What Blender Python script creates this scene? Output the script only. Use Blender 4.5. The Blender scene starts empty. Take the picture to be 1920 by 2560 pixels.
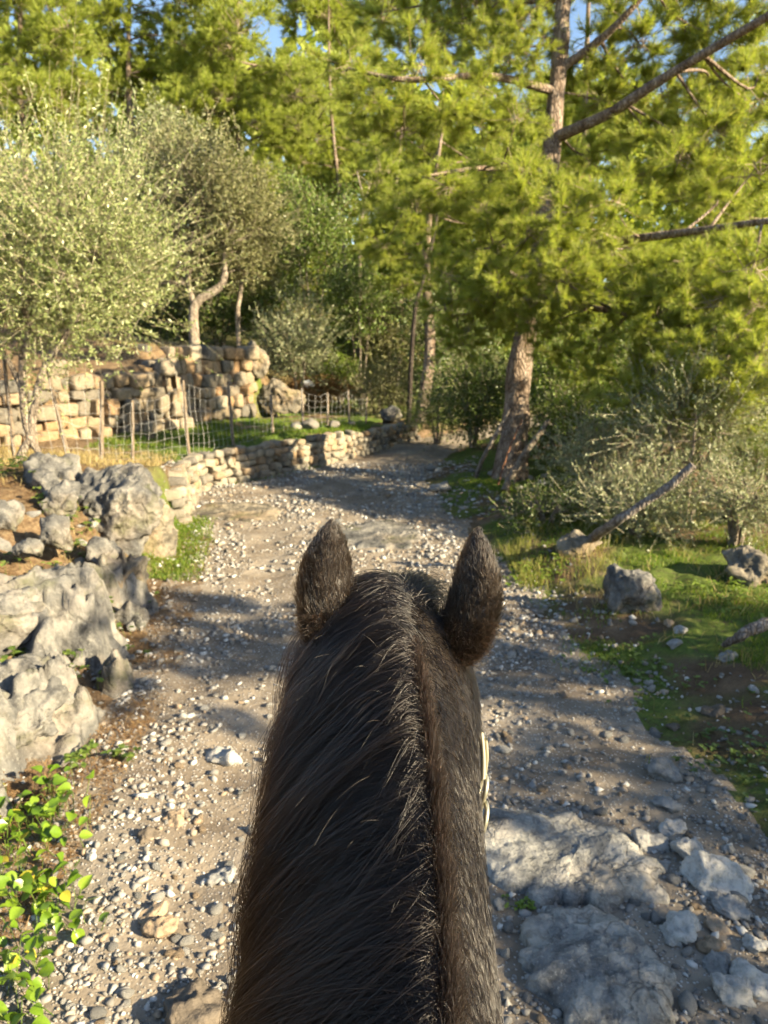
import bpy, bmesh, math, random
import numpy as np
from mathutils import Vector, Matrix

# ------------------------------------------------------------------ camera, sky, sun, exposure
scene = bpy.context.scene
col = scene.collection
PITCH = math.radians(13.0)
CAMZ = 2.3
cam = bpy.data.cameras.new('camera')
cam_o = bpy.data.objects.new('camera', cam); col.objects.link(cam_o)
cam_o.location = (0, 0, CAMZ); cam_o.rotation_euler = (math.pi/2 - PITCH, 0, 0)
cam.sensor_fit = 'VERTICAL'; cam.sensor_height = 36.0; cam.lens = 26.0
cam.clip_start = 0.05; cam.clip_end = 2000
cam.dof.use_dof = True; cam.dof.focus_distance = 0.98; cam.dof.aperture_fstop = 8.5
scene.camera = cam_o

SUN_EL = math.radians(24.0)
sx, sy = 0.90, -0.43
n_ = math.hypot(sx, sy); sx, sy = sx/n_, sy/n_
TO_SUN = Vector((sx*math.cos(SUN_EL), sy*math.cos(SUN_EL), math.sin(SUN_EL)))
world = bpy.data.worlds.new('World'); scene.world = world; world.use_nodes = True
wn = world.node_tree; wn.nodes.clear()
sky = wn.nodes.new('ShaderNodeTexSky'); sky.sky_type = 'NISHITA'; sky.sun_disc = False
sky.sun_elevation = SUN_EL; sky.sun_rotation = math.atan2(sx, sy)
sky.air_density = 1.0; sky.dust_density = 0.6; sky.ozone_density = 1.3
bg = wn.nodes.new('ShaderNodeBackground'); bg.inputs['Strength'].default_value = 0.066
wo = wn.nodes.new('ShaderNodeOutputWorld')
wn.links.new(sky.outputs[0], bg.inputs[0]); wn.links.new(bg.outputs[0], wo.inputs[0])
sun = bpy.data.lights.new('sun', 'SUN'); sun.energy = 5.0; sun.angle = math.radians(0.55)
sun.color = (1.0, 0.83, 0.55)
sun_o = bpy.data.objects.new('sun', sun); col.objects.link(sun_o)
sun_o.rotation_euler = TO_SUN.to_track_quat('Z', 'Y').to_euler(); sun_o.location = (8, -3, 10)
vs = scene.view_settings
scene.display_settings.display_device = 'sRGB'
vs.view_transform = 'Standard'; vs.look = 'None'; vs.gamma = 1.0; vs.use_curve_mapping = False
vs.exposure = 2.12
scene.render.engine = 'CYCLES'
cy = scene.cycles
cy.max_bounces = 6; cy.diffuse_bounces = 4; cy.glossy_bounces = 2; cy.transmission_bounces = 4
cy.transparent_max_bounces = 8; cy.use_denoising = True; cy.use_adaptive_sampling = True; cy.adaptive_threshold = .025; cy.caustics_reflective = False; cy.caustics_refractive = False
scene.cycles_curves.shape = 'RIBBONS'

rng = np.random.default_rng(11)
random.seed(5)

# ------------------------------------------------------------------ helpers
CP, SP = math.cos(PITCH), math.sin(PITCH)
def at(px, py, d):
    """world point seen at photo pixel (1920 x 2560) at depth d metres"""
    v = (py-1280)/1849.0
    return np.array([(px-960)/1849.0*d, d*(CP - SP*v), CAMZ + d*(-SP - CP*v)])

def link(name, data, parent=None, loc=None):
    o = bpy.data.objects.new(name, data); col.objects.link(o)
    if parent is not None: o.parent = parent
    if loc is not None: o.location = tuple(float(a) for a in loc)
    return o
def tag(o, label=None, cat=None, group=None, kind=None):
    if label: o['label'] = label
    if cat: o['category'] = cat
    if group: o['group'] = group
    if kind: o['kind'] = kind
    return o
def empty(name, loc, label, cat, group=None, rz=0.0):
    o = link(name, None, None, loc); o.rotation_euler = (0, 0, rz)
    o.empty_display_size = 0.1
    return tag(o, label, cat, group)

def mesh(name, V, faces, mat=None, smooth=False, attrs=None):
    me = bpy.data.meshes.new(name)
    V = np.asarray(V, dtype=np.float32)
    if not isinstance(faces, (list, tuple)): faces = [faces]
    faces = [np.asarray(f, dtype=np.int32) for f in faces if len(f)]
    me.vertices.add(len(V)); me.vertices.foreach_set('co', V.ravel())
    loops = np.concatenate([f.ravel() for f in faces])
    sizes = np.concatenate([np.full(len(f), f.shape[1], dtype=np.int32) for f in faces])
    starts = np.concatenate([[0], np.cumsum(sizes)[:-1]]).astype(np.int32)
    me.loops.add(len(loops)); me.loops.foreach_set('vertex_index', loops)
    me.polygons.add(len(sizes)); me.polygons.foreach_set('loop_start', starts)
    if smooth: me.polygons.foreach_set('use_smooth', np.ones(len(sizes), dtype=bool))
    if attrs:
        for k, a in attrs.items():
            at_ = me.attributes.new(k, 'FLOAT', 'POINT'); at_.data.foreach_set('value', np.asarray(a, dtype=np.float32))
    me.update(calc_edges=True)
    if mat is not None: me.materials.append(mat)
    return me

class Geo:
    def __init__(s): s.V = []; s.F = {}; s.n = 0
    def add(s, V, F):
        if len(V) == 0: return
        F = np.asarray(F); s.V.append(np.asarray(V, dtype=np.float32)); s.F.setdefault(F.shape[1], []).append(F + s.n); s.n += len(V)
    def build(s, name, mat, smooth=False):
        return mesh(name, np.concatenate(s.V), [np.concatenate(f) for f in s.F.values()], mat, smooth)

def norm(a): return a/np.maximum(np.linalg.norm(a, axis=-1, keepdims=True), 1e-9)

# --- numpy gradient noise
def _hash(ix, iy, iz, seed):
    h = (ix.astype(np.uint32)*np.uint32(374761393) + iy.astype(np.uint32)*np.uint32(668265263) + iz.astype(np.uint32)*np.uint32(2147483647 & 0x5bd1e995) + np.uint32(seed*7919 & 0xffffffff))
    h = (h ^ (h >> np.uint32(13)))*np.uint32(1274126177)
    h = (h ^ (h >> np.uint32(16)))*np.uint32(2246822519)
    return h ^ (h >> np.uint32(15))
_G = norm(np.random.default_rng(3).normal(size=(64, 3)))
def pnoise(P, seed=0):
    P = np.asarray(P, dtype=np.float64); I = np.floor(P).astype(np.int64); f = P - I
    u = f*f*f*(f*(f*6-15)+10); r = np.zeros(len(P))
    with np.errstate(over='ignore'):
        for dx in (0, 1):
            for dy in (0, 1):
                for dz in (0, 1):
                    g = _G[_hash(I[:, 0]+dx, I[:, 1]+dy, I[:, 2]+dz, seed) & np.uint32(63)]
                    d = f - np.array([dx, dy, dz])
                    w = (u[:, 0] if dx else 1-u[:, 0])*(u[:, 1] if dy else 1-u[:, 1])*(u[:, 2] if dz else 1-u[:, 2])
                    r += w*(g*d).sum(1)
    return r*1.6
def fbm(P, octv=4, seed=0, gain=0.5, lac=2.03):
    P = np.asarray(P, dtype=np.float64); a = 1.0; r = np.zeros(len(P)); s = 1.0
    for k in range(octv):
        r += a*pnoise(P*s + 17.3*k, seed+k); a *= gain; s *= lac
    return r
def ss(a, b, x):
    t = np.clip((x-a)/(b-a), 0, 1); return t*t*(3-2*t)

# --- tubes, leaves, needles
def tube(g, pts, rad, sides=8, wob=0.0, seed=0, cap=True):
    pts = np.asarray(pts, dtype=float); rad = np.asarray(rad, dtype=float); n = len(pts)
    t = norm(np.gradient(pts, axis=0))
    ref = np.array([1.0, 0.2, 0.1]) if abs(t[0, 0]) < .8 else np.array([0.1, 1, .2])
    a = norm(np.cross(t, ref)); b = np.cross(t, a)
    th = np.linspace(0, 2*np.pi, sides, endpoint=False)
    R = rad[:, None]*np.ones((1, sides))
    V = pts[:, None, :] + R[..., None]*(np.cos(th)[None, :, None]*a[:, None, :] + np.sin(th)[None, :, None]*b[:, None, :])
    V = V.reshape(-1, 3)
    if wob > 0:
        dirv = norm(V - np.repeat(pts, sides, axis=0))
        V = V + dirv*(fbm(V*np.array([9., 9., 3.]), 3, seed)*wob*np.repeat(rad, sides))[:, None]
    i = np.arange(n-1)[:, None]*sides; j = np.arange(sides)[None, :]; k = (j+1) % sides
    F = np.stack([i+j, i+k, i+sides+k, i+sides+j], -1).reshape(-1, 4)
    g.add(V, F)
    if cap:
        c = pts[-1]; ring = V[-sides:]
        g.add(np.vstack([ring, c[None]]), np.stack([np.arange(sides), (np.arange(sides)+1) % sides, np.full(sides, sides)], -1))
def spline(pts, n):
    """smooth resample of a polyline (any dims)"""
    P = np.asarray(pts, dtype=float); m = len(P)
    if m == 2:
        return P[0] + (P[1]-P[0])*np.linspace(0, 1, n)[:, None]
    Q = np.vstack([2*P[0]-P[1], P, 2*P[-1]-P[-2]])
    u = np.linspace(0, m-1-1e-9, n); i = np.floor(u).astype(int); t = (u-i)[:, None]
    p0, p1, p2, p3 = Q[i], Q[i+1], Q[i+2], Q[i+3]
    return .5*((2*p1)+(-p0+p2)*t+(2*p0-5*p1+4*p2-p3)*t*t+(-p0+3*p1-3*p2+p3)*t**3)
def twigs(g, A, B, r0, r1, C=None):
    """many thin three sided twigs from A to B (C a middle point)"""
    n = len(A)
    if n == 0: return
    t = norm(B-A); a = norm(np.cross(t, np.array([.31, .62, .72]))); b = np.cross(t, a)
    rows = []; seq = ((A, r0), (B, r1)) if C is None else ((A, r0), (C, (r0+r1)/2), (B, r1))
    for P, r in seq:
        r = np.broadcast_to(np.asarray(r, dtype=float), (n,))[:, None]
        for th in (0, 2.094, 4.189): rows.append(P + r*(math.cos(th)*a + math.sin(th)*b))
    k = len(seq)*3
    V = np.stack(rows, 1).reshape(-1, 3); o = (np.arange(n)*k)[:, None, None]
    F = np.array([[s*3+j, s*3+(j+1) % 3, s*3+3+(j+1) % 3, s*3+3+j] for s in range(len(seq)-1) for j in range(3)])
    g.add(V, (o + F[None]).reshape(-1, 4))
def leaves(g, P, D, L, W, rs):
    n = len(P)
    if n == 0: return
    D = norm(D); s = norm(np.cross(D, rs.normal(size=(n, 3)))); up = np.cross(s, D)
    L = np.broadcast_to(L, (n,))[:, None]*1.0; W = np.broadcast_to(W, (n,))[:, None]*1.0
    V = np.stack([P, P + D*L*.5 + s*W*.5 + up*L*.06, P + D*L - up*L*.1, P + D*L*.5 - s*W*.5 + up*L*.06], 1).reshape(-1, 3)
    g.add(V, np.arange(4*n).reshape(n, 4))
def needles(g, P, A, k, L, W, rs, a0=.25, a1=1.15):
    n = len(P)
    if n == 0: return
    A = norm(A); P = np.repeat(P, k, 0); A = np.repeat(A, k, 0); m = n*k
    q = norm(np.cross(A, rs.normal(size=(m, 3))))
    al = rs.uniform(a0, a1, m)[:, None]
    D = A*np.cos(al) + q*np.sin(al); s = norm(np.cross(D, rs.normal(size=(m, 3))))
    Ls = L*rs.uniform(.7, 1.15, m)[:, None]; P = P - A*L*rs.uniform(0, .7, m)[:, None]
    V = np.stack([P - s*W/2, P + s*W/2, P + D*Ls], 1).reshape(-1, 3)
    g.add(V, np.arange(3*m).reshape(m, 3))

# ------------------------------------------------------------------ materials
class NT:
    def __init__(s, name):
        s.m = bpy.data.materials.new(name); s.m.use_nodes = True; s.t = s.m.node_tree; s.t.nodes.clear()
        s.out = s.n('ShaderNodeOutputMaterial')
    def n(s, ty, **kw):
        nd = s.t.nodes.new(ty)
        for k, v in kw.items(): setattr(nd, k, v)
        return nd
    def l(s, a, b): s.t.links.new(a, b)
    def ramp(s, fac, stops):
        r = s.n('ShaderNodeValToRGB'); e = r.color_ramp.elements
        while len(e) > 1: e.remove(e[-1])
        for i, (p, c) in enumerate(stops):
            el = e[0] if i == 0 else e.new(p)
            el.position = p; el.color = (*c, 1) if len(c) == 3 else c
        s.l(fac, r.inputs[0]); return r.outputs[0]
    def noise(s, co, scale, detail=4, rough=.55, dist=0.0):
        x = s.n('ShaderNodeTexNoise'); x.inputs['Scale'].default_value = scale; x.inputs['Detail'].default_value = detail
        x.inputs['Roughness'].default_value = rough; x.inputs['Distortion'].default_value = dist
        if co is not None: s.l(co, x.inputs['Vector'])
        return x.outputs['Fac']
    def voro(s, co, scale, feat='F1', out='Distance'):
        x = s.n('ShaderNodeTexVoronoi'); x.feature = feat; x.inputs['Scale'].default_value = scale
        if co is not None: s.l(co, x.inputs['Vector'])
        return x.outputs[out]
    def mix(s, fac, a, b, mode='MIX'):
        x = s.n('ShaderNodeMix', data_type='RGBA', blend_type=mode)
        for sock, v in ((x.inputs[0], fac), (x.inputs[6], a), (x.inputs[7], b)):
            if isinstance(v, (int, float)): sock.default_value = v
            elif isinstance(v, tuple): sock.default_value = (*v, 1) if len(v) == 3 else v
            else: s.l(v, sock)
        return x.outputs[2]
    def math(s, op, a, b=0.0):
        x = s.n('ShaderNodeMath', operation=op)
        for sock, v in ((x.inputs[0], a), (x.inputs[1], b)):
            if isinstance(v, (int, float)): sock.default_value = v
            else: s.l(v, sock)
        return x.outputs[0]
    def bump(s, h, strength=.5, dist=.02, prev=None):
        b = s.n('ShaderNodeBump'); b.inputs['Strength'].default_value = strength; b.inputs['Distance'].default_value = dist
        s.l(h, b.inputs['Height'])
        if prev is not None: s.l(prev, b.inputs['Normal'])
        return b.outputs[0]
    def pos(s): return s.n('ShaderNodeNewGeometry').outputs['Position']
    def obj(s): return s.n('ShaderNodeTexCoord').outputs['Object']
    def isl(s): return s.n('ShaderNodeNewGeometry').outputs['Random Per Island']
    def rnd(s): return s.n('ShaderNodeObjectInfo').outputs['Random']
    def attr(s, nm):
        a = s.n('ShaderNodeAttribute'); a.attribute_name = nm; return a.outputs['Fac']
    def done(s, colr, rough=.8, nrm=None, spec=.3):
        p = s.n('ShaderNodeBsdfPrincipled')
        if isinstance(colr, tuple): p.inputs['Base Color'].default_value = (*colr, 1)
        else: s.l(colr, p.inputs['Base Color'])
        if isinstance(rough, (int, float)): p.inputs['Roughness'].default_value = rough
        else: s.l(rough, p.inputs['Roughness'])
        p.inputs['Specular IOR Level'].default_value = spec
        if nrm is not None: s.l(nrm, p.inputs['Normal'])
        s.l(p.outputs[0], s.out.inputs[0]); s.p = p
        return s.m

def leaf_mat(name, stops, transl=.35, rough=.5, spec=.3):
    t = NT(name); c = t.ramp(t.isl(), stops)
    p = t.n('ShaderNodeBsdfPrincipled'); t.l(c, p.inputs['Base Color']); p.inputs['Roughness'].default_value = rough
    p.inputs['Specular IOR Level'].default_value = spec
    tr = t.n('ShaderNodeBsdfTranslucent'); t.l(t.mix(1.0, c, (1.0, 1.0, .55), 'MULTIPLY'), tr.inputs[0])
    mx = t.n('ShaderNodeMixShader'); mx.inputs[0].default_value = transl
    t.l(p.outputs[0], mx.inputs[1]); t.l(tr.outputs[0], mx.inputs[2]); t.l(mx.outputs[0], t.out.inputs[0])
    return t.m
def bark_mat(name, c0, c1, c2, sc=1.0):
    t = NT(name); o = t.pos(); mp = t.n('ShaderNodeMapping'); mp.inputs['Scale'].default_value = (1, 1, .3); t.l(o, mp.inputs[0])
    v = t.voro(mp.outputs[0], 22*sc, 'DISTANCE_TO_EDGE'); nz = t.noise(mp.outputs[0], 9*sc, 5, .6)
    c = t.ramp(nz, [(.3, c0), (.5, c1), (.72, c2)])
    crack = t.ramp(v, [(0.0, (.25, .22, .2)), (.12, (1, 1, 1))])
    c = t.mix(.8, c, crack, 'MULTIPLY')
    b = t.bump(t.ramp(v, [(0, (0, 0, 0)), (.25, (1, 1, 1))]), .9, .015); b = t.bump(t.noise(o, 45*sc, 4), .5, .006, b)
    return t.done(c, .9, b, .15)

M = {}
M['pine_needle'] = leaf_mat('pine_needle', [(0, (.21, .27, .045)), (.5, (.32, .38, .07)), (.85, (.41, .45, .10)), (.97, (.44, .38, .16))], .58, .5)
M['pine_needle_back'] = leaf_mat('pine_needle_back', [(0, (.20, .26, .045)), (.5, (.31, .37, .07)), (1, (.40, .43, .10))], .55, .55)
M['olive_leaf'] = leaf_mat('olive_leaf', [(0, (.15, .20, .065)), (.45, (.24, .29, .10)), (.8, (.34, .38, .17)), (1, (.44, .45, .26))], .35, .38, .5)
M['olive_silver'] = leaf_mat('olive_silver', [(0, (.13, .165, .075)), (.5, (.23, .26, .13)), (1, (.34, .36, .22))], .28, .45, .4)
M['olive_dull'] = leaf_mat('olive_dull', [(0, (.10, .115, .045)), (.5, (.17, .18, .075)), (1, (.25, .24, .12))], .28, .5, .3)
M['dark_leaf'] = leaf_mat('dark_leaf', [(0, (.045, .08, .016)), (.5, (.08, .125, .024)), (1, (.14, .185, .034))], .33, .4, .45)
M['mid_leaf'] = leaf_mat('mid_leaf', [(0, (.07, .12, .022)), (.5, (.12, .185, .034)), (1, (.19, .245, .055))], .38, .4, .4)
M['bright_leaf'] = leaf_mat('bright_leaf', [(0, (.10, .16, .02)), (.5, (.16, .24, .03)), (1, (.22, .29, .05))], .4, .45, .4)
M['grass_blade'] = leaf_mat('grass_blade', [(0, (.08, .15, .015)), (.55, (.13, .21, .02)), (.85, (.19, .25, .035)), (1, (.30, .26, .09))], .45, .5, .3)
M['straw_green'] = leaf_mat('straw_green', [(0, (.13, .17, .03)), (.5, (.24, .25, .06)), (1, (.38, .33, .13))], .45, .5, .3)
M['dry_grass'] = leaf_mat('dry_grass', [(0, (.26, .20, .08)), (.6, (.38, .30, .13)), (1, (.50, .42, .22))], .35, .6, .2)
M['ivy_leaf'] = None
M['needle_litter'] = leaf_mat('needle_litter', [(0, (.13, .07, .03)), (.6, (.22, .13, .06)), (1, (.34, .23, .11))], .1, .8, .1)
M['pine_bark'] = bark_mat('pine_bark', (.10, .068, .047), (.215, .165, .125), (.36, .30, .245))
M['olive_bark'] = bark_mat('olive_bark', (.13, .105, .08), (.25, .21, .165), (.40, .36, .29), 1.6)
M['dead_wood'] = bark_mat('dead_wood', (.12, .10, .085), (.22, .19, .165), (.36, .32, .28), 1.4)
M['dark_bark'] = bark_mat('dark_bark', (.03, .024, .02), (.055, .044, .036), (.09, .075, .06), 1.3)
M['twig'] = NT('twig').done((.36, .31, .22), .8, None, .2)
M['pine_twig'] = NT('pine_twig').done((.27, .22, .15), .8, None, .2)
t = NT('post_wood'); o = t.obj(); mp = t.n('ShaderNodeMapping'); mp.inputs['Scale'].default_value = (1, 1, .12); t.l(o, mp.inputs[0])
nz = t.noise(mp.outputs[0], 40, 5, .6); M['post_wood'] = t.done(t.ramp(nz, [(.3, (.08, .06, .042)), (.55, (.16, .125, .09)), (.75, (.25, .205, .15))]), .85, t.bump(nz, .5, .004), .2)
t = NT('wire'); t.done((.37, .36, .34), .45, None, .5); t.p.inputs['Metallic'].default_value = .6; M['wire'] = t.m

def rock_mat(name, tint=(1, 1, 1), scale=1.0, tan=.35, dark=.5, moss=.65):
    t = NT(name); o = t.obj()
    n1 = t.noise(o, 3.5*scale, 8, .62, .4); n2 = t.noise(o, 14*scale, 6, .65); n3 = t.noise(o, 55*scale, 4, .6); n4 = t.noise(o, 1.6*scale, 3, .5)
    c = t.ramp(n1, [(.30, (.085, .085, .085)), (.44, (.20, .197, .187)), (.55, (.36, .345, .31)), (.72, (.52, .49, .43))])
    c = t.mix(t.ramp(n4, [(.5, (0, 0, 0)), (.72, (tan, tan, tan))]), c, (.40, .27, .15))
    pits = t.ramp(n2, [(.36, (.3, .3, .3)), (.5, (1, 1, 1))])
    c = t.mix(dark, c, pits, 'MULTIPLY')
    lich = t.ramp(n3, [(.58, (0, 0, 0)), (.68, (1, 1, 1))]); c = t.mix(t.math('MULTIPLY', lich, .45), c, (.52, .51, .45))
    c = t.mix(1.0, c, tuple(.55*a for a in tint), 'MULTIPLY')
    c = t.mix(t.math('MULTIPLY', t.ramp(t.noise(o, 2.1*scale, 5, .65, .3), [(.54, (0, 0, 0)), (.66, (1, 1, 1))]), moss), c, (.065, .07, .028))
    wn_ = t.n('ShaderNodeTexNoise'); wn_.inputs['Scale'].default_value = 4*scale; t.l(o, wn_.inputs['Vector'])
    wv = t.n('ShaderNodeVectorMath', operation='MULTIPLY_ADD'); t.l(wn_.outputs['Color'], wv.inputs[0]); wv.inputs[1].default_value = (.25, .25, .25); t.l(o, wv.inputs[2])
    ck = t.ramp(t.voro(wv.outputs[0], 3.2*scale, 'DISTANCE_TO_EDGE'), [(0, (0, 0, 0)), (.05, (1, 1, 1))]); ck = t.mix(t.ramp(t.noise(o, 2.3*scale, 2), [(.44, (1, 1, 1)), (.62, (0, 0, 0))]), ck, (1, 1, 1)); c = t.mix(.5, c, t.mix(ck, (.35, .31, .27), (1, 1, 1)), 'MULTIPLY')
    v = t.voro(o, 18*scale); b = t.bump(n1, .8, .05); b = t.bump(ck, .5, .02, b); b = t.bump(n2, .8, .025, b); b = t.bump(n3, .55, .008, b); b = t.bump(v, .35, .01, b)
    return t.done(c, .92, b, .2)
M['limestone'] = rock_mat('limestone', (.88, .88, .88))
M['limestone_warm'] = rock_mat('limestone_warm', (1.08, .98, .82), 1.0, .55, .4)
M['slab'] = rock_mat('slab', (1.5, 1.53, 1.55), 1.7, .3, .5, .15)
def stone_mat(name, stops, scale=9.0):
    t = NT(name); o = t.obj(); r = t.rnd(); i = t.isl()
    c = t.ramp(r, stops); n = t.noise(o, scale, 5, .6); n2 = t.noise(o, scale*4, 4, .6)
    c = t.mix(.75, c, t.ramp(n, [(.3, (.5, .49, .46)), (.5, (.95, .94, .9)), (.7, (1.15, 1.12, 1.05))]), 'MULTIPLY')
    c = t.mix(.4, c, t.ramp(n2, [(.35, (.55, .55, .55)), (.5, (1, 1, 1))]), 'MULTIPLY')
    return t.done(c, .9, t.bump(n2, .5, .008, t.bump(n, .6, .02)), .2)
WS = [(0, (.16, .15, .135)), (.25, (.26, .235, .19)), (.5, (.31, .275, .21)), (.7, (.21, .185, .15)), (.85, (.29, .205, .125)), (1, (.35, .325, .27))]
M['wall_stone'] = stone_mat('wall_stone', WS, 6.0)
M['wall_stone_big'] = stone_mat('wall_stone_big', [(0, (.11, .105, .095)), (.3, (.195, .168, .13)), (.6, (.24, .195, .135)), (.85, (.26, .17, .095)), (1, (.27, .24, .185))], 4.0)
for tn, a_ in (('pale', [(0, (.32, .31, .29)), (1, (.41, .40, .375))]), ('grey', [(0, (.19, .19, .185)), (1, (.29, .285, .275))]), ('tan', [(0, (.25, .19, .13)), (1, (.32, .25, .18))]), ('dark', [(0, (.10, .085, .07)), (1, (.14, .115, .09))])):
    M['loose_'+tn] = stone_mat('loose_stone_'+tn, a_, 14.0)
M['loose_stone'] = stone_mat('loose_stone', [(0, (.22, .22, .21)), (.3, (.32, .31, .295)), (.6, (.39, .375, .345)), (.8, (.34, .275, .21)), (1, (.46, .445, .415))], 14.0)
t = NT('gravel_stone'); c = t.ramp(t.isl(), [(0, (.12, .112, .10)), (.3, (.19, .182, .168)), (.6, (.27, .26, .24)), (.75, (.25, .19, .13)), (.86, (.34, .33, .305)), (.97, (.46, .45, .42))])
M['gravel_stone'] = t.done(c, .9, t.bump(t.noise(t.pos(), 90, 3), .5, .004), .2)

t = NT('path_soil'); p = t.pos()
n1 = t.noise(p, 1.3, 5, .6); n2 = t.noise(p, 9, 6, .65); n3 = t.noise(p, 60, 4, .6); v = t.voro(p, 55); v2 = t.voro(p, 26)
c = t.ramp(n1, [(.3, (.115, .088, .064)), (.5, (.19, .158, .12)), (.7, (.265, .23, .185))])
c = t.mix(.6, c, t.ramp(n2, [(.3, (.55, .52, .48)), (.5, (1, 1, 1)), (.7, (1.3, 1.28, 1.22))]), 'MULTIPLY')
vc = t.n('ShaderNodeTexVoronoi'); vc.inputs['Scale'].default_value = 55; t.l(p, vc.inputs['Vector'])
sep = t.n('ShaderNodeSeparateColor'); t.l(vc.outputs['Color'], sep.inputs[0])
peb = t.math('MULTIPLY', t.ramp(v, [(.2, (1, 1, 1)), (.38, (0, 0, 0))]), t.ramp(sep.outputs[0], [(.25, (0, 0, 0)), (.35, (1, 1, 1))]))
c = t.mix(t.math('MULTIPLY', peb, .8), c, t.ramp(sep.outputs[1], [(0, (.25, .235, .21)), (.5, (.42, .40, .37)), (1, (.56, .54, .50))]))
b = t.bump(n2, .6, .03); b = t.bump(n3, .5, .006, b); b = t.bump(peb, .7, .01, b)
M['path_soil'] = t.done(c, .95, b, .15)

t = NT('ground_soil'); p = t.pos()
n1 = t.noise(p, 2.2, 6, .62); n2 = t.noise(p, 16, 6, .65); n3 = t.noise(p, 70, 4, .6)
soil = t.ramp(n1, [(.3, (.07, .047, .03)), (.5, (.125, .085, .052)), (.7, (.19, .14, .09))])
lit = t.ramp(n2, [(.3, (.085, .055, .032)), (.5, (.155, .105, .06)), (.7, (.25, .19, .11))])
gr = t.ramp(n2, [(.3, (.04, .075, .012)), (.5, (.075, .12, .02)), (.7, (.13, .16, .035))])
c = t.mix(t.attr('litter'), soil, lit)
gm = t.math('MULTIPLY', t.attr('grass'), t.ramp(n2, [(.3, (.35, .35, .35)), (.5, (1, 1, 1))])); c = t.mix(gm, c, gr)
c = t.mix(.5, c, t.ramp(n3, [(.3, (.5, .5, .5)), (.5, (1, 1, 1)), (.7, (1.3, 1.3, 1.3))]), 'MULTIPLY')
M['ground_soil'] = t.done(c, .95, t.bump(n3, .6, .012, t.bump(n2, .8, .05)), .1)
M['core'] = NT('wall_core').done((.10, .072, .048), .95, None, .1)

# ------------------------------------------------------------------ terrain
XLy = np.array([-6, 0, 3.4, 4.8, 6.4, 8.5, 10.7, 11.6, 12.9, 14.3, 17, 20, 24, 30, 60.])
XLx = np.array([-1.95, -1.85, -1.75, -1.8, -2.05, -2.35, -2.85, -2.88, -1.98, -.9, .34, 2.3, 5.2, 9.5, 30.])
XRy = np.array([-6, 0, 3.5, 4.2, 5, 6.4, 8, 9.5, 12.4, 14.5, 17.6, 20, 24, 30, 60.])
XRx = np.array([2.1, 1.95, 1.8, 1.72, 1.52, 1.42, 1.18, 1.0, .72, 1.15, 2.2, 4.1, 7.2, 12, 33.])
XUy = np.array([-6, 5, 8, 11, 12, 13, 14, 15.2, 15.55, 16.5, 18.4, 19.6, 21, 24, 30, 60.])
XUx = np.array([-12, -9.5, -8.4, -7.2, -6.4, -5.45, -4.7, -4.0, -4.55, -4.25, -3.2, -2.6, -2.0, -1, 1.2, 20])
def XL(y): return np.interp(y, XLy, XLx)
def XR(y): return np.interp(y, XRy, XRx)
def XU(y): return np.interp(y, XUy, XUx)
def H(x, y, detail=True):
    x = np.atleast_1d(np.asarray(x, float)); y = np.atleast_1d(np.asarray(y, float)); x, y = np.broadcast_arrays(x, y); x = x.ravel().copy(); y = y.ravel().copy()
    P3 = np.stack([x, y, 0*x], -1)
    s = XL(y) - x; bank = np.interp(y, [-6, 1.5, 3.2, 5, 7, 8.5, 10, 11, 12, 16, 18, 22], [.25, .25, .5, .66, .88, .84, .64, .53, .5, .45, .32, .15])
    w0 = np.interp(y, [8.8, 9.4], [0, .1]); w1 = np.interp(y, [3, 6, 8.5, 9.3, 11.3], [1.5, 1.4, .9, .30, .26])
    z = bank*ss(0, 1, (s-w0)/(w1-w0)) + np.clip(s-w1, 0, 3)*.035
    s2 = XU(y) - x; up = np.interp(y, [0, 8, 11, 13, 15.4, 15.6, 18.5, 20, 23, 40], [.5, .8, 1.05, 1.15, 1.2, 1.55, 1.65, 1.2, .6, .3])
    wr = np.interp(y, [8, 11, 19, 21], [2.0, .34, .34, 1.6])
    z += up*ss(0, 1, (s2-.12)/(wr-.12)) + np.clip(s2-.3, 0, 40)*.13
    r = x - XR(y); z += .12*ss(0, .7, r) + np.clip(r-.7, 0, 2.2)*.03 - np.clip(r-3.2, 0, 40)*.10
    z += np.clip(y-21, 0, 60)*.11*ss(4, -6, x-(y-20)*.55)*.8 + np.clip(y-24, 0, 60)*.05
    if detail:
        onp = ss(-.1, .25, np.minimum(-s, XR(y)-x))
        z += fbm(P3*.9, 3, 40)*(.05 - .02*onp)*ss(-.3, .6, np.maximum(s, r)*1.0 + onp) + fbm(P3*4.0, 4, 50)*(.035 - .022*onp) + (1-onp)*(fbm(P3*2.3, 3, 57)*.05*ss(.1, .6, s)*ss(9.5, 8, y))
        z -= .03*onp*np.exp(-((x-(XL(y)+XR(y))/2+.75)/.3)**2) + .03*onp*np.exp(-((x-(XL(y)+XR(y))/2-.7)/.3)**2)
    return z
def h1(x, y): return float(H(x, y)[0])
def coords(segs):
    out = [segs[0][0]]
    for a, b, st in segs:
        n = max(1, int(round((b-a)/st))); out += list(a + (b-a)*np.arange(1, n+1)/n)
    return np.array(out)
gx = coords([(-300, -60, 40), (-60, -20, 4), (-20, -9, .6), (-9, -3.2, .09), (-3.2, 3.2, .05), (3.2, 8, .12), (8, 20, .8), (20, 60, 4), (60, 300, 40)])
gy = coords([(-300, -40, 52), (-40, -8, 4), (-8, 1.2, .4), (1.2, 8, .05), (8, 21, .08), (21, 32, .5), (32, 80, 4), (80, 400, 40)])
X, Y = np.meshgrid(gx, gy); V = np.stack([X.ravel(), Y.ravel(), H(X.ravel(), Y.ravel())], -1)
nx, ny = len(gx), len(gy)
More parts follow.
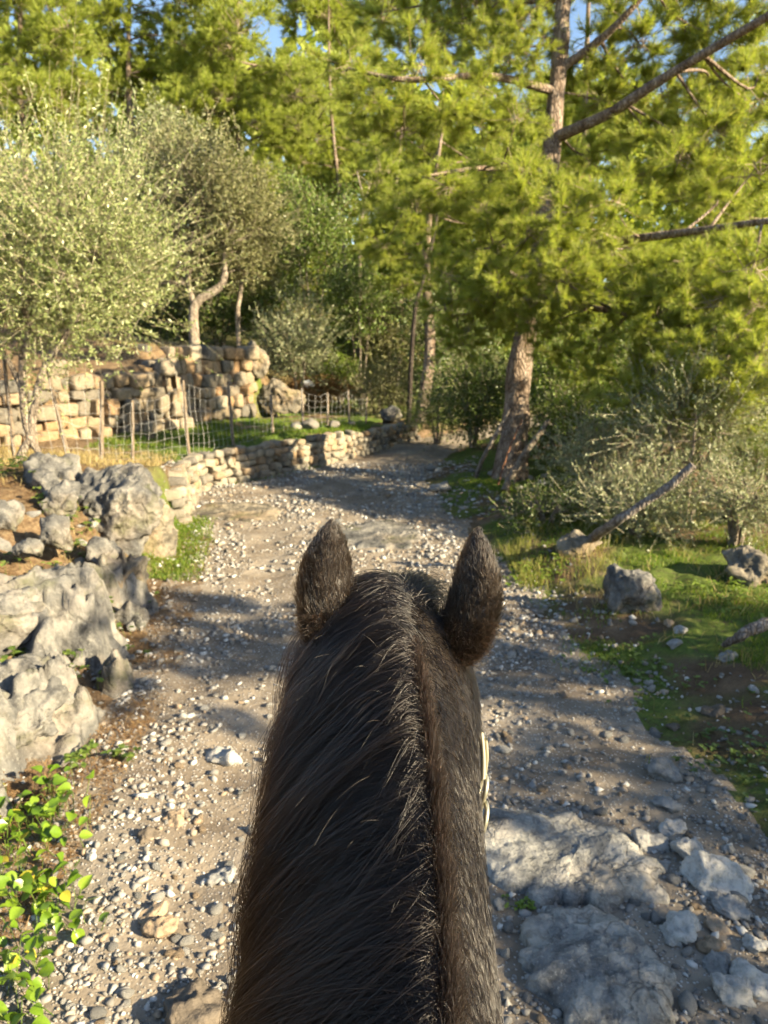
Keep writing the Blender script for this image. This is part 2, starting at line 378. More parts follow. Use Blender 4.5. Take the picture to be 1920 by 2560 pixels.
i, j = np.meshgrid(np.arange(nx-1), np.arange(ny-1)); q = (j*nx+i).ravel(); F = np.stack([q, q+1, q+nx+1, q+nx], -1)
cxy = V[F].mean(1)
edge = fbm(cxy*np.array([1.6, 1.6, 0]), 4, 21)*.16
onpath = (cxy[:, 0] > XL(cxy[:, 1]) + .02 + edge) & (cxy[:, 0] < XR(cxy[:, 1]) + edge*1.6) & (cxy[:, 1] > -8) & (cxy[:, 1] < 40)
s_, r_ = XL(V[:, 1]) - V[:, 0], V[:, 0] - XR(V[:, 1]); s2_ = XU(V[:, 1]) - V[:, 0]
nz = fbm(V*np.array([.8, .8, 0]), 4, 71)
grass = np.zeros(len(V))
grass = np.maximum(grass, ss(-.35, .3, r_ + nz*.5)*ss(-.3, .2, nz+.15)*.9*ss(3.4, 2.0, r_))
grass = np.maximum(grass, ((s_ > .2) & (s2_ < .3) & (V[:, 1] > 11))*ss(-.3, .2, nz+.15)*ss(-.2, .5, V[:, 0]+4.6))
grass = np.maximum(grass, ss(.5, 0, np.abs(s_-.15))*ss(6.8, 7.6, V[:, 1])*ss(9.8, 9, V[:, 1]))
grass = np.maximum(grass, ss(20, 26, V[:, 1])*.5)
litter = np.clip(ss(.1, .6, s_)*.75 + ss(0, .3, s2_)*.6 + nz*.4, 0, 1)
def sub(F, nm, mat, attrs=None):
    u, inv = np.unique(F.ravel(), return_inverse=True)
    return mesh(nm, V[u], inv.reshape(-1, 4), mat, True, {k: a[u] for k, a in attrs.items()} if attrs else None)
ground = tag(link('ground', sub(F[~onpath], 'ground', M['ground_soil'], {'grass': grass, 'litter': litter})), kind='structure')
path = tag(link('path', sub(F[onpath], 'path', M['path_soil'])), kind='structure')

# ------------------------------------------------------------------ rocks and stones
def ico(sub_):
    bm = bmesh.new(); bmesh.ops.create_icosphere(bm, subdivisions=sub_, radius=1.0); bm.verts.ensure_lookup_table()
    V = np.array([v.co[:] for v in bm.verts]); F = np.array([[v.index for v in f.verts] for f in bm.faces]); bm.free(); return V, F
ICO = {k: ico(k) for k in (1, 2, 3, 4, 5, 6)}
def rock_geo(seed, sub_, scale, rough=.16, cuts=8, deep=(.55, .85), pit=0.0, sq=0.0):
    V, F = ICO[sub_]; V = V.copy(); rs = np.random.default_rng(seed)
    if sq > 0: V = V*(1-sq) + np.sign(V)*np.abs(V)**.35*.8*sq
    for k in range(cuts):
        n = norm(rs.normal(size=3)); o_ = rs.uniform(*deep); d = V@n - o_
        V = V - np.where(d > 0, d*.92, 0)[:, None]*n
    V = V*np.asarray(scale)
    m = float(np.mean(scale)); N = norm(V/np.asarray(scale)**1.5)
    Q = V/m*1.25
    dsp = fbm(Q, 5 if sub_ > 3 else 3, seed+100)*rough
    if pit > 0:
        rdg = 1-np.abs(fbm(Q*1.7+5, 4, seed+200)); dsp += (rdg-.75)*pit
        dsp -= pit*.8*np.clip(fbm(Q*4.5, 3, seed+300)-.18, 0, 1)
    return V + N*(dsp*m)[:, None], F
def big_rock(name, label, px, py, d, scale, seed, mat, rz=0.0, tilt=(0, 0), sub_=5, zoff=0.0, cat='rock', rough=.2, pit=.16, loc=None, group=None):
    V, F = rock_geo(seed, sub_, scale, rough, 9, (.5, .85), pit)
    p = at(px, py, d) if loc is None else np.array(loc, float); p = p + np.array([0, 0, zoff])
    o = link(name, mesh(name, V, F, mat, True), None, p); o.rotation_euler = (tilt[0], tilt[1], rz)
    return tag(o, label, cat, group)
def on_ground(px, py):
    """first ground hit along the photo ray"""
    d = np.linspace(1.5, 40, 4000); v = (py-1280)/1849.0
    x = (px-960)/1849.0*d; y = d*(CP-SP*v); z = CAMZ+d*(-SP-CP*v)
    hit = np.argmax(z < H(x, y, False)); return float(x[hit]), float(y[hit]), float(d[hit])

LIME, WARM = M['limestone'], M['limestone_warm']
big_rock('boulder', 'big pitted grey limestone boulder on the left bank beside the path', 0, 0, 0, (.50, .50, .66), 4, LIME, .5, (.1, .15), 6, loc=(-2.80, 7.25, .55), cat='boulder')
big_rock('boulder', 'shoulder of grey rock left of the big boulder, under the olive trunk', 0, 0, 0, (.36, .40, .42), 9, LIME, .9, loc=(-3.40, 7.6, .78), cat='boulder', sub_=5)
big_rock('boulder', 'warm tan rock foot between the big grey boulder and the path', 0, 0, 0, (.26, .55, .45), 12, WARM, -.25, loc=(-2.48, 7.7, .22), cat='boulder')
big_rock('rock_outcrop', 'pale rough outcrop at the left picture edge above the leafy creeper', 0, 0, 0, (.46, .44, .34), 33, LIME, -.4, loc=(-2.22, 3.95, .12), sub_=6, cat='rock outcrop', rough=.24)
big_rock('rock_outcrop', 'flat grey rock top at the left edge behind the pale outcrop', 0, 0, 0, (.55, .40, .26), 35, LIME, .2, loc=(-2.85, 4.7, .42), cat='rock outcrop')
def bank_outcrop():
    m, n = 210, 90; yv = np.linspace(2.9, 6.6, m); sv = np.linspace(-.16, 1.6, n); YY, SS = np.meshgrid(yv, sv, indexing='ij'); YY = YY.ravel(); SS = SS.ravel()
    xx_ = XL(YY) - SS; P3 = np.stack([xx_, YY, 0*xx_], -1)
    big = fbm(P3*1.5, 3, 301); blk = fbm(P3*np.array([3.2, 2.6, 0])+3, 4, 311); fine = fbm(P3*11, 3, 321); crack = 1-np.abs(fbm(P3*np.array([2.4, 2.0, 0])+9, 3, 331))
    stepz = np.round((SS*2.2 + blk*.9)*1.6)/1.6/2.2
    face = np.interp(YY, [2.9, 4, 5, 6, 7.4], [.36, .46, .52, .54, .55])*ss(-.12, .5, SS + .22*blk) + .22*ss(.4, 1.5, SS)
    z = face*(.75+.25*ss(0, 1, stepz*1.5)) + .06*stepz + .13*big + .06*blk + .014*fine - .06*ss(.88, .99, crack)
    pocket = ss(-.05, .35, fbm(P3*1.15+21, 3, 341) + .30*ss(.4, 1.2, SS) + .25*ss(5.3, 5.9, YY))
    z -= .22*pocket
    edge_ = np.minimum.reduce([(SS+.16)/.2, (1.6-SS)/.35, (YY-2.9)/.4, (6.6-YY)/.5]); z -= .5*ss(1, 0, edge_)
    dx = .05*blk*ss(-.2, .4, SS) + .012*fine
    V = np.stack([xx_+dx, YY+.05*big, z], -1) - np.array([-2.0, 5.0, 0]); q = (np.arange(m-1)[:, None]*n+np.arange(n-1)[None]).ravel(); F = np.stack([q, q+1, q+n+1, q+n], -1)
    o = link('rock_outcrop', mesh('rock_outcrop', V, F, LIME, True), None, (-2.0, 5.0, 0)); return tag(o, 'long weathered grey limestone outcrop stepping down the left bank to the path', 'rock outcrop')
bank_outcrop()
big_rock('rock', 'small brown-grey stone wedged between the outcrop and the big boulder', 0, 0, 0, (.20, .24, .20), 41, WARM, .1, loc=(-2.25, 6.3, .26), sub_=4)
big_rock('rock', 'bluish grey block beside the small brown stone on the bank', 0, 0, 0, (.17, .17, .17), 43, LIME, .6, loc=(-2.5, 6.25, .46), sub_=4)
big_rock('rock', 'pale knobbly rock on the bank, upper of the pair at the left', 0, 0, 0, (.24, .20, .20), 44, LIME, .3, loc=(-3.0, 6.75, .86), sub_=4)
big_rock('rock', 'pale leaning slab below the grey shoulder rock on the bank', 0, 0, 0, (.30, .17, .14), 46, LIME, -.6, (.0, .3), loc=(-3.35, 7.15, .92), sub_=4)
big_rock('rock', 'pale knobbly rock on the bank, lower of the pair at the left', 0, 0, 0, (.19, .19, .19), 47, LIME, 1.0, loc=(-2.75, 6.0, .72), sub_=4)
big_rock('rock', 'grey stone at the left picture edge among brown soil', 0, 0, 0, (.22, .2, .2), 48, LIME, 1.5, loc=(-3.28, 6.2, .80), sub_=4)
big_rock('rock', 'small white stone above the weeds on the left bank', 0, 0, 0, (.13, .1, .09), 49, LIME, .8, loc=(-2.75, 5.55, .72), sub_=4)
big_rock('boulder', 'grey knobbly boulder in dry grass on the right verge', 0, 0, 0, (.30, .28, .26), 52, LIME, .2, loc=(2.08, 5.95, .22), cat='boulder')
big_rock('boulder', 'sunlit tan boulder at the right picture edge beside the undergrowth', 0, 0, 0, (.34, .30, .26), 54, WARM, .8, loc=(3.42, 6.55, .22), cat='boulder')
big_rock('rock', 'low brown rock in the yellow grass behind the verge boulder', 0, 0, 0, (.24, .2, .16), 55, WARM, .1, loc=(2.05, 7.45, .22), sub_=4)
for k, (px, py, sc, lab) in enumerate([
    (1705, 1575, .085, 'smooth pale oval stone on the right verge, right of two'), (1675, 1560, .075, 'rounded tan stone on the right verge, left of two'),
    (1815, 1645, .12, 'flat whitish stone under the broken log at the right edge'), (1685, 1610, .10, 'flat grey stone half sunk in verge grass'),
    (1790, 1775, .11, 'white angular stone lying in dark grass at the right'), (1760, 1768, .06, 'small round white stone beside the white angular one'),
    (1670, 1935, .15, 'knobbly grey stone at the shaded path edge, above a flatter one'), (1665, 2010, .10, 'flatter grey stone just below the knobbly one on the path'),
    (1685, 1820, .06, 'round white stone alone on the dark mossy edge'), (1410, 1745, .06, 'pale oval stone right of the horse on dark gravel'),
    (1620, 2110, .13, 'bluish grey stone right of the upper rock slab'), (1685, 2075, .09, 'white round stone in the cluster beside the upper slab'),
    (1730, 2140, .14, 'long grey-white stone in the cluster beside the upper slab'), (1790, 2210, .20, 'broad pale stone with ridges right of the upper slab'),
    (1820, 2270, .12, 'grey square stone right of the gap between the slabs'), (1710, 2335, .13, 'bluish white oblong stone beside the lower slab'),
    (1795, 2320, .08, 'tan pebble, upper of two right of the lower slab'), (1780, 2370, .08, 'tan pebble, lower of two right of the lower slab'),
    (1885, 2370, .08, 'bright white pebble at the lower right edge'), (1820, 2480, .12, 'long pale stone right of the lower slab near the bottom'),
    (1890, 2470, .13, 'large pale stone cut by the lower right picture edge'), (1795, 2420, .09, 'grey rounded pair stone by the lower slab tip'),
    (560, 1885, .17, 'flat white stone sunk in the path left of the horse'), (440, 2050, .085, 'tan loaf-shaped stone left of the horse'),
    (370, 2095, .09, 'dark grey wedge stone beside the tan loaf stone'), (305, 1875, .05, 'round white pebble below the left outcrop'),
    (560, 2180, .10, 'grey-blue stone close to the horse neck on the left'), (380, 2290, .09, 'tan flat stone in sunlit gravel, left of two'),
    (395, 2320, .10, 'tan flat stone in sunlit gravel, right of two'), (470, 2535, .20, 'dark brown stone at the bottom edge left of the horse'),
    (230, 2140, .05, 'white pebble beside the creeper leaves'), (1060, 2120, .01, '')]):
    if not lab: continue
    x, y, d = on_ground(px, py)
    sc *= .8; V_, F_ = rock_geo(300+k, 4, (sc, sc*.8, sc*.55), .24, 10, (.45, .85), .16)
    o = link('stone', mesh('stone', V_, F_, M['loose_dark' if 'dark' in lab else 'loose_tan' if ('tan' in lab or 'brown' in lab) else 'loose_pale' if ('pale' in lab or 'white' in lab) else 'loose_grey'], True), None, (x, y, h1(x, y)+sc*.10)); o.rotation_euler = (random.uniform(-.2, .2), random.uniform(-.2, .2), random.uniform(-.7, .7))
    tag(o, lab, 'stone')

# bedrock slabs in the path
def slab(label, pts, seed, zt, mat=None):
    P = np.array([on_ground(a, b)[:2] for a, b in pts]); c = P.mean(0); 
    n = 120; ang = np.linspace(0, 2*np.pi, n, endpoint=False); th = np.arctan2(P[:, 1]-c[1], P[:, 0]-c[0]); rr = np.hypot(P[:, 0]-c[0], P[:, 1]-c[1]); o_ = np.argsort(th)
    R = np.interp(ang, np.concatenate([th[o_]-2*np.pi, th[o_], th[o_]+2*np.pi]), np.tile(rr[o_], 3))
    R = R*(1+.20*fbm(np.stack([np.cos(ang)*3, np.sin(ang)*3, 0*ang+seed], -1), 3, seed))
    m = 40; u = np.linspace(0, 1, m)
    Q = np.stack([np.cos(ang)[None]*R[None]*u[:, None], np.sin(ang)[None]*R[None]*u[:, None], np.zeros((m, n))], -1).reshape(-1, 3)
    uu = np.repeat(u, n); wx = Q[:, 0]+c[0]; wy = Q[:, 1]+c[1]
    prof = np.clip((1-uu**5), 0, 1)
    lay = fbm(np.stack([wx*3, wy*7-wx*2.5, 0*wx+seed], -1), 5, seed)
    steps = np.round((lay)*3.2)/3.2
    z = H(wx, wy, False) + prof*(zt + .009*lay + .018*steps + .006*fbm(np.stack([wx*20, wy*20, 0*wx], -1), 3, seed+4)) - .05*ss(.92, 1.0, uu)
    z0 = float(H(c[0], c[1])[0]); Q[:, 2] = z - z0
    ii = np.arange(m-1)[:, None]*n; jj = np.arange(n)[None]; kk = (jj+1) % n
    F = np.stack([ii+jj, ii+n+jj, ii+n+kk, ii+kk], -1).reshape(-1, 4)
    o = link('bedrock_slab', mesh('bedrock_slab', Q, F, mat or M['slab'], True), None, (c[0], c[1], z0)); return tag(o, label, 'rock slab')
slab('upper pale bedrock slab breaking through the path right of the horse', [(1130, 2040), (1330, 2030), (1480, 2050), (1590, 2105), (1660, 2190), (1690, 2255), (1570, 2262), (1400, 2250), (1200, 2190)], 3, .040)
slab('lower layered bedrock slab at the bottom right, beside the horse neck', [(1325, 2275), (1440, 2262), (1540, 2290), (1620, 2370), (1680, 2450), (1705, 2500), (1660, 2600), (1520, 2620), (1380, 2540), (1310, 2400)], 8, .055)
slab('thin pale bedrock ledge crossing the path ahead of the horse', [(500, 1262), (640, 1258), (700, 1275), (690, 1295), (560, 1300), (490, 1290)], 14, .03, WARM)
slab('low shaded bedrock ledge in mid path left of the right ear', [(880, 1310), (980, 1300), (1040, 1330), (1010, 1370), (900, 1370)], 17, .03, LIME)

# loose stones, individually
SM = {}
for k in range(12):
    V_, F_ = rock_geo(500+k, 2, (1, random.uniform(.65, .95), random.uniform(.45, .7)), .22, 9, (.5, .88))
    for tn in ('pale', 'grey', 'tan'): SM[k, tn] = mesh('loose_stone', V_, F_, M['loose_'+tn], k % 3 > 0)
TN = ('pale', 'pale', 'grey', 'grey', 'tan')
zones = [ # place, group, photo box, count, size
    ('sunk in the brown soil of the left bank', 'stones in the left bank', (0, 1300, 330, 1620), 34, (.03, .09)),
    ('on the shaded gravel right of the horse', 'loose stones right of the horse', (1240, 1950, 1915, 2555), 95, (.020, .05)),
    ('along the right path edge', 'stones along the right path edge', (1240, 1480, 1640, 1950), 62, (.02, .05)),
    ('in the sunlit gravel at lower left', 'sunlit stones at lower left', (140, 2130, 600, 2555), 60, (.016, .038)),
    ('at the left path edge beside the mane', 'stones left of the horse', (330, 1560, 680, 2100), 48, (.018, .045)),
    ('on the path ahead of the ears', 'stones on the path ahead', (600, 1230, 1180, 1420), 35, (.03, .07))]
for lab, grp, (x0, y0, x1, y1), cnt, (s0, s1) in zones:
    k = 0
    while k < cnt:
        px, py = random.uniform(x0, x1), random.uniform(y0, y1)
        if 'lower left' in lab and px < 250 and py < 2500: continue
        x, y, d = on_ground(px, py); q_ = random.random(); sc = s0 + (s1-s0)*q_**2; tn = random.choice(TN)
        col_, row_ = min(2, int(3*(px-x0)/(x1-x0))), min(2, int(3*(py-y0)/(y1-y0)))
        cell = (('far left', 'far middle', 'far right'), ('middle left', 'centre', 'middle right'), ('near left', 'near middle', 'near right'))[row_][col_]
        o = link('loose_stone', SM[random.randrange(12), tn], None, (x, y, h1(x, y)+sc*.2)); o.scale = (sc, sc, sc)
        o.rotation_euler = (random.uniform(-.3, .3), random.uniform(-.3, .3), random.uniform(0, 6.3))
        tag(o, '%s %s stone %s, %s of patch' % ('small' if q_ < .55 else 'larger', tn, lab, cell), 'stone', grp); k += 1

# gravel (uncountable)
V0, F0 = ICO[1]; V1, F1 = None, None
bm = bmesh.new(); bmesh.ops.create_icosphere(bm, subdivisions=1, radius=1.0); bm.verts.ensure_lookup_table()
V0 = np.array([v.co[:] for v in bm.verts]); F0 = np.array([[v.index for v in f.verts] for f in bm.faces]); bm.free()
N = 42000
yy = 1.7 + 12.5*rng.random(N)**2.2
xx = XL(yy)-.35 + (XR(yy)-XL(yy)+1.1)*rng.random(N)
dens = fbm(np.stack([xx*1.1, yy*.8, 0*xx], -1), 4, 91); near_edge = np.minimum(xx-XL(yy), XR(yy)-xx)
keep = rng.random(N) < np.clip(.55 + dens*1.5 + .25*(near_edge < .7), .06, 1)*np.where(near_edge < 0, .35, 1)
xx, yy = xx[keep], yy[keep]; N = len(xx)
sz = (.0058 + .018*rng.random(N)**2.8)*np.clip(.7 + yy*.09, .8, 1.6)
Vg = V0[None]*(1+.36*rng.normal(size=(N, len(V0), 1)))*np.stack([rng.uniform(.7, 1.3, N), rng.uniform(.6, 1.2, N), rng.uniform(.45, .8, N)], -1)[:, None, :]
a = rng.uniform(0, 6.28, N); ca, sa = np.cos(a)[:, None], np.sin(a)[:, None]
Vg = np.stack([Vg[..., 0]*ca-Vg[..., 1]*sa, Vg[..., 0]*sa+Vg[..., 1]*ca, Vg[..., 2]], -1)*sz[:, None, None]
Vg += np.stack([xx, yy, H(xx, yy)+sz*.2], -1)[:, None, :]
Fg = (F0[None] + (np.arange(N)*len(V0))[:, None, None]).reshape(-1, 3)
tag(link('gravel', mesh('gravel', Vg.reshape(-1, 3), Fg, M['gravel_stone'])), 'pale limestone gravel scattered over the trodden dirt path', 'gravel', kind='stuff')

# ------------------------------------------------------------------ dry stone walls
def stone_set(seed, mat, n=10):
    return [mesh('stone', *rock_geo(seed+k, 3, (1, 1, 1), .16, 7, (.88, 1.2), .10, 1.0), mat, False) for k in range(n)]
WSM = stone_set(700, M['wall_stone']); WBM = stone_set(760, M['wall_stone_big'])
def stone_wall(name, label, line, zb, zt, ch, ln, depth, meshes, lean=.12, jit=.02, seed=1, core=True):
    rs = np.random.default_rng(seed); L = np.asarray(line, float)
    root = empty(name, (L[0, 0], L[0, 1], 0), label, 'stone wall'); base = np.array([L[0, 0], L[0, 1], 0])
    seg = np.hypot(*np.diff(L, axis=0).T); cum = np.concatenate([[0], np.cumsum(seg)]); tot = cum[-1]
    def pt(s): return np.array([np.interp(s, cum, L[:, 0]), np.interp(s, cum, L[:, 1])])
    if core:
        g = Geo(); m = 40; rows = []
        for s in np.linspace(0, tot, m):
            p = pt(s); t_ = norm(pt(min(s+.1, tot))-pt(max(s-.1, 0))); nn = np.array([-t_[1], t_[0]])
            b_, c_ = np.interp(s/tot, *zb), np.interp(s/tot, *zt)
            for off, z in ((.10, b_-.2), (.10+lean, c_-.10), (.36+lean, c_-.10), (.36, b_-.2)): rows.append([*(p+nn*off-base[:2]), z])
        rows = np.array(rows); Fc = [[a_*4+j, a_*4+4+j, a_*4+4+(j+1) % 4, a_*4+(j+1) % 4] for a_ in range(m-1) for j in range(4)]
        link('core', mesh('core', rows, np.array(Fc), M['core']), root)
    row = 0; z = 0.0
    while True:
        hgt = ch*rs.uniform(.8, 1.25); s = rs.uniform(-.5, 0)*ln; any_ = False
        while s < tot:
            l = ln*rs.uniform(.55, 1.5); c = s+l/2
            if 0 <= c <= tot:
                b_, c_ = np.interp(c/tot, *zb), np.interp(c/tot, *zt)
                zc = b_-.05+z+hgt/2
                if zc < c_ + rs.uniform(-.4, .15)*ch:
                    any_ = True; p = pt(c); t_ = norm(pt(min(c+.08, tot))-pt(max(c-.08, 0))); nn = np.array([-t_[1], t_[0]])
                    hh = hgt*rs.uniform(.85, 1.25)
                    q = p + nn*(depth*.38 + lean*(z/max(c_-b_, .1)) + rs.normal()*jit)
                    o = link('stone', meshes[rs.integers(len(meshes))], root, (q[0]-base[0], q[1]-base[1], zc + rs.normal()*.012))
                    o.scale = (l*.60, depth*.55*rs.uniform(.85, 1.2), hh*.60); o.rotation_euler = (rs.normal()*.1, rs.normal()*.13, math.atan2(t_[1], t_[0]) + rs.normal()*.1)
            s += l*.97
        z += hgt*.95; row += 1
        if not any_ or row > 14: break
    return root
ys = np.concatenate([np.arange(9.2, 14.4, .25), np.arange(14.5, 17.8, .3)])
low = np.stack([XL(ys)+.02, ys], -1)
stone_wall('dry_stone_wall', 'low dry stone retaining wall curving along the left of the path', low, ([0, .1, .9, 1], [.02, 0, 0, 0]), ([0, .1, .2, .6, .85, 1], [.46, .56, .54, .50, .46, .34]), .115, .17, .24, WSM, .10, .03, seed=4)
wa = [(-8.2, 10.2), (-7.2, 11), (-6.4, 12), (-5.45, 13), (-4.7, 14), (-4.02, 15.1)]
stone_wall('terrace_wall', 'tall stone terrace wall at left behind the wire fence', wa, ([0, 1], [.6, .58]), ([0, .5, 1], [1.85, 1.85, 1.83]), .24, .30, .36, WBM, .16, .06, seed=6)
wb = [(-4.02, 15.12), (-4.3, 15.3), (-4.62, 15.6), (-4.25, 16.5), (-3.7, 17.5), (-3.15, 18.5)]
stone_wall('terrace_wall', 'higher golden stone terrace wall below the arching olive tree', wb, ([0, 1], [.55, .5]), ([0, .25, .5, 1], [1.85, 2.1, 2.2, 2.2]), .28, .30, .38, WBM, .14, .07, seed=9)
big_rock('boulder', 'big sunlit tan boulder below the end of the golden terrace wall', 0, 0, 0, (.60, .55, .52), 81, WARM, .4, loc=(-2.62, 19.0, .95), cat='boulder', sub_=5)
big_rock('boulder', 'pale rock block capping the corner of the golden terrace wall', 0, 0, 0, (.34, .36, .52), 83, WARM, .2, loc=(-3.2, 18.85, 1.85), cat='boulder', sub_=5)
big_rock('boulder', 'grey stone block at the far end of the low wall', 0, 0, 0, (.30, .28, .26), 84, LIME, .6, loc=(.12, 17.9, .55), cat='boulder', sub_=4)
for k, (px, py, d, sc, lab) in enumerate([(775, 1088, 15.6, .20, 'rounded sunlit stone sitting on the low wall beside a fence post'), (742, 1088, 15.6, .15, 'small sunlit stone left of the rounded one on the low wall'),
    (835, 1088, 15.9, .14, 'reddish stone on top of the low wall'), (878, 1075, 16.5, .11, 'pale knob of stone on the low wall near the far posts'), (484, 1128, 11.6, .13, 'orange-brown stone at the foot of a fence post')]):
    p = at(px, py, d); z = h1(p[0], p[1]); V_, F_ = rock_geo(850+k, 3, (sc, sc*.8, sc*.7), .14, 7, (.6, .9))
    tag(link('wall_top_stone', mesh('wall_top_stone', V_, F_, M['wall_stone'], True), None, (p[0], p[1], max(z, .3)+sc*.4)), lab, 'stone')
# stone heap round the big pine
for k in range(16):
    px = random.uniform(1070, 1370); py = 1195 + random.uniform(-25, 45) - abs(px-1200)*.02
    x, y, d = on_ground(px, py); sc = random.uniform(.07, .17)
    tn = random.choice(TN); o = link('heap_stone', SM[random.randrange(12), tn], None, (x, y, h1(x, y)+sc*.35)); o.scale = (sc, sc, sc); o.rotation_euler = (0, 0, random.uniform(0, 6))
    tag(o, '%s %s tumbled stone in the heap %s the big pine foot' % ('larger' if sc > .09 else 'small', tn, 'left of' if px < 1220 else ('at' if px < 1300 else 'right of')), 'stone', 'stone heap at the big pine')

# ------------------------------------------------------------------ wire fence
fence = empty('wire_fence', (-4.0, 10.2, .6), 'wire mesh stock fence on wooden posts along the left terrace', 'fence')
FB = np.array(fence.location)
posts = [((8, 880), (35, 1126), 9.7, 0.027), ((119, 923), (173, 1149), 9.9, 0.026), ((254, 952), (254, 1161), 10.2, 0.030), ((331, 1000), (331, 1143), 10.8, 0.022), ((457, 952), (472, 1132), 11.8, 0.024),
         ((570, 952), (584, 1112), 13.1, 0.026), ((677, 987), (683, 1103), 14.4, 0.027), ((755, 970), (758, 1091), 15.6, 0.026), ((819, 981), (820, 1086), 16.2, 0.024), ((870, 975), (874, 1080), 16.9, 0.024), ((917, 993), (915, 1070), 17.6, 0.022)]
tops, bots = [], []
for k, (tp, bp, d, r) in enumerate(posts):
    b_ = at(*bp, d); b_[2] = h1(b_[0], b_[1]) ; t_ = at(*tp, d); bots.append(b_); tops.append(t_)
    g = Geo(); n = 9; P_ = b_ + (t_-b_)*np.linspace(-.12, 1, n)[:, None] + rng.normal(size=(n, 3))*.004
    tube(g, P_-b_, np.linspace(r*1.08, r*.9, n), 8, .12, k)
    link('post', g.build('post', M['post_wood'], True), fence, b_-FB)
bays = [(0, 1), (1, 2), (2, 3), (3, 4), (4, 5), (5, 6), (6, 7), (7, 8), (8, 9), (9, 10)]
prev_t = tops[0] + np.array([-1.6, -.6, 0]); prev_b = bots[0] + np.array([-1.6, -.6, 0])
TT = [prev_t] + tops; BB = [prev_b] + bots
for k in range(len(TT)-1):
    a0, b0, a1, b1 = BB[k], TT[k], BB[k+1], TT[k+1]; g = Geo(); nv = max(4, int(np.linalg.norm(a1-a0)/.13))
    if k == 3: b0 = a0+(b0-a0)*.8
    def fp(u, v, wob=0): 
        p = (a0*(1-u)+a1*u)*(1-v) + (b0*(1-u)+b1*u)*v; p = p + np.array([0, -.045, -.10*math.sin(math.pi*u)*v])
        return p + np.array([.012*math.sin(9*v+k*2+u*5), 0, .012*math.sin(13*u+k+v*7)])
    hv = [.04, .16, .30, .45, .62, .80, .97]
    rw = .0022 if k < 5 else .0024
    for v_ in hv: tube(g, np.array([fp(u, v_) for u in np.linspace(0, 1, 9)])-FB, np.full(9, rw), 4, cap=False)
    for u in np.linspace(.02, .98, nv): tube(g, np.array([fp(u, v_) for v_ in np.linspace(.04, .97, 7)])-FB, np.full(7, rw*.8), 3, cap=False)
    tag(link('wire_panel', g.build('wire_panel', M['wire'], True), fence), kind='stuff')

# ------------------------------------------------------------------ leafy trees and shrubs
def leafy(name, label, cat, base, stems, center, radii, clumps, tw, lf, mat, tmat, bark, seed, tl=.35, ll=.05, lw=.014, up=.35, group=None, crad=.22, spiky=0.0, shell=.6, wood_parts=True):
    rs = np.random.default_rng(seed); base = np.asarray(base, float); center = np.asarray(center, float); radii = np.asarray(radii, float)
    root = empty(name, base, label, cat, group)
    allp = []
    for s_ in stems:
        P = spline(np.asarray(s_[0], float), 14); r = spline(np.asarray(s_[1], float)[:, None], 14)[:, 0]; g = Geo()
        tube(g, P-base, r, 9, .18, seed); link(s_[2] if len(s_) > 2 else 'trunk', g.build('trunk', bark, True), root); allp.append(np.concatenate([P, r[:, None]], 1))
    allp = np.concatenate(allp) if allp else np.array([[*base, .02]])
    u = norm(rs.normal(size=(clumps, 3))); rr = (shell + (1-shell)*rs.random(clumps))**.9 * rs.uniform(.75, 1.05, clumps); rr[rs.random(clumps) < .2] *= .6
    rr *= 1 + .45*fbm(u*1.4+seed, 2, seed); C = center + u*radii*rr[:, None]; C[:, 2] = np.maximum(C[:, 2], H(C[:, 0], C[:, 1], False)+.05)
    g = Geo()
    hi = allp[allp[:, 2] > np.percentile(allp[:, 2], 45)]
    for k in range(clumps):
        d = np.linalg.norm(hi[:, :3]-C[k], axis=1); s = hi[np.argmin(d + rs.random(len(d))*.3)]
        mid = (s[:3]+C[k])/2 + rs.normal(size=3)*.08*np.linalg.norm(C[k]-s[:3]) + np.array([0, 0, .06])
        P = spline([s[:3], mid, C[k]], 7); r0 = min(s[3]*.55, .012+.012*np.linalg.norm(C[k]-s[:3])); tube(g, P-base, np.linspace(r0, .004, 7), 5, cap=False)
    link('branches', g.build('branches', bark, True), root)['kind'] = 'stuff'
    ct = np.repeat(C, tw, 0); m = len(ct); A = ct + rs.normal(size=(m, 3))*crad*np.array([1, 1, .8])*min(1.0, radii.mean())
    out = norm((A-center)/radii); D = norm(out*.75 + np.array([0, 0, up]) + rs.normal(size=(m, 3))*.45)
    Lt = tl*rs.uniform(.5, 1.25, m)*(1 + spiky*(rs.random(m) < .17))
    B = A + D*Lt[:, None]; mid = (A+B)/2 + rs.normal(size=(m, 3))*.04*Lt[:, None] + np.array([0, 0, .02])
    B[:, 2] = np.maximum(B[:, 2], base[2]-.05 if cat != 'olive tree' else base[2]+.3)
    tg = Geo(); twigs(tg, A-base, B-base, .0022*(1+ll*5), .0011*(1+ll*5), None); link('twigs', tg.build('twigs', tmat), root)['kind'] = 'stuff'
    k = lf; f = np.tile(np.linspace(.08, 1.0, k), m) + rs.uniform(-.05, .05, m*k); A2, B2 = np.repeat(A, k, 0), np.repeat(B, k, 0)
    P = A2 + (B2-A2)*f[:, None]; Dl = norm(np.repeat(D, k, 0)*.55 + rs.normal(size=(m*k, 3))*.75)
    kp = rs.random(m*k) < .92
    lg = Geo(); leaves(lg, (P-base)[kp], Dl[kp], (ll*rs.uniform(.6, 1.25, m*k))[kp], (lw*rs.uniform(.7, 1.3, m*k))[kp], rs)
    link('crown', lg.build('crown', mat, True), root)
    return root

OB, TW = M['olive_bark'], M['twig']
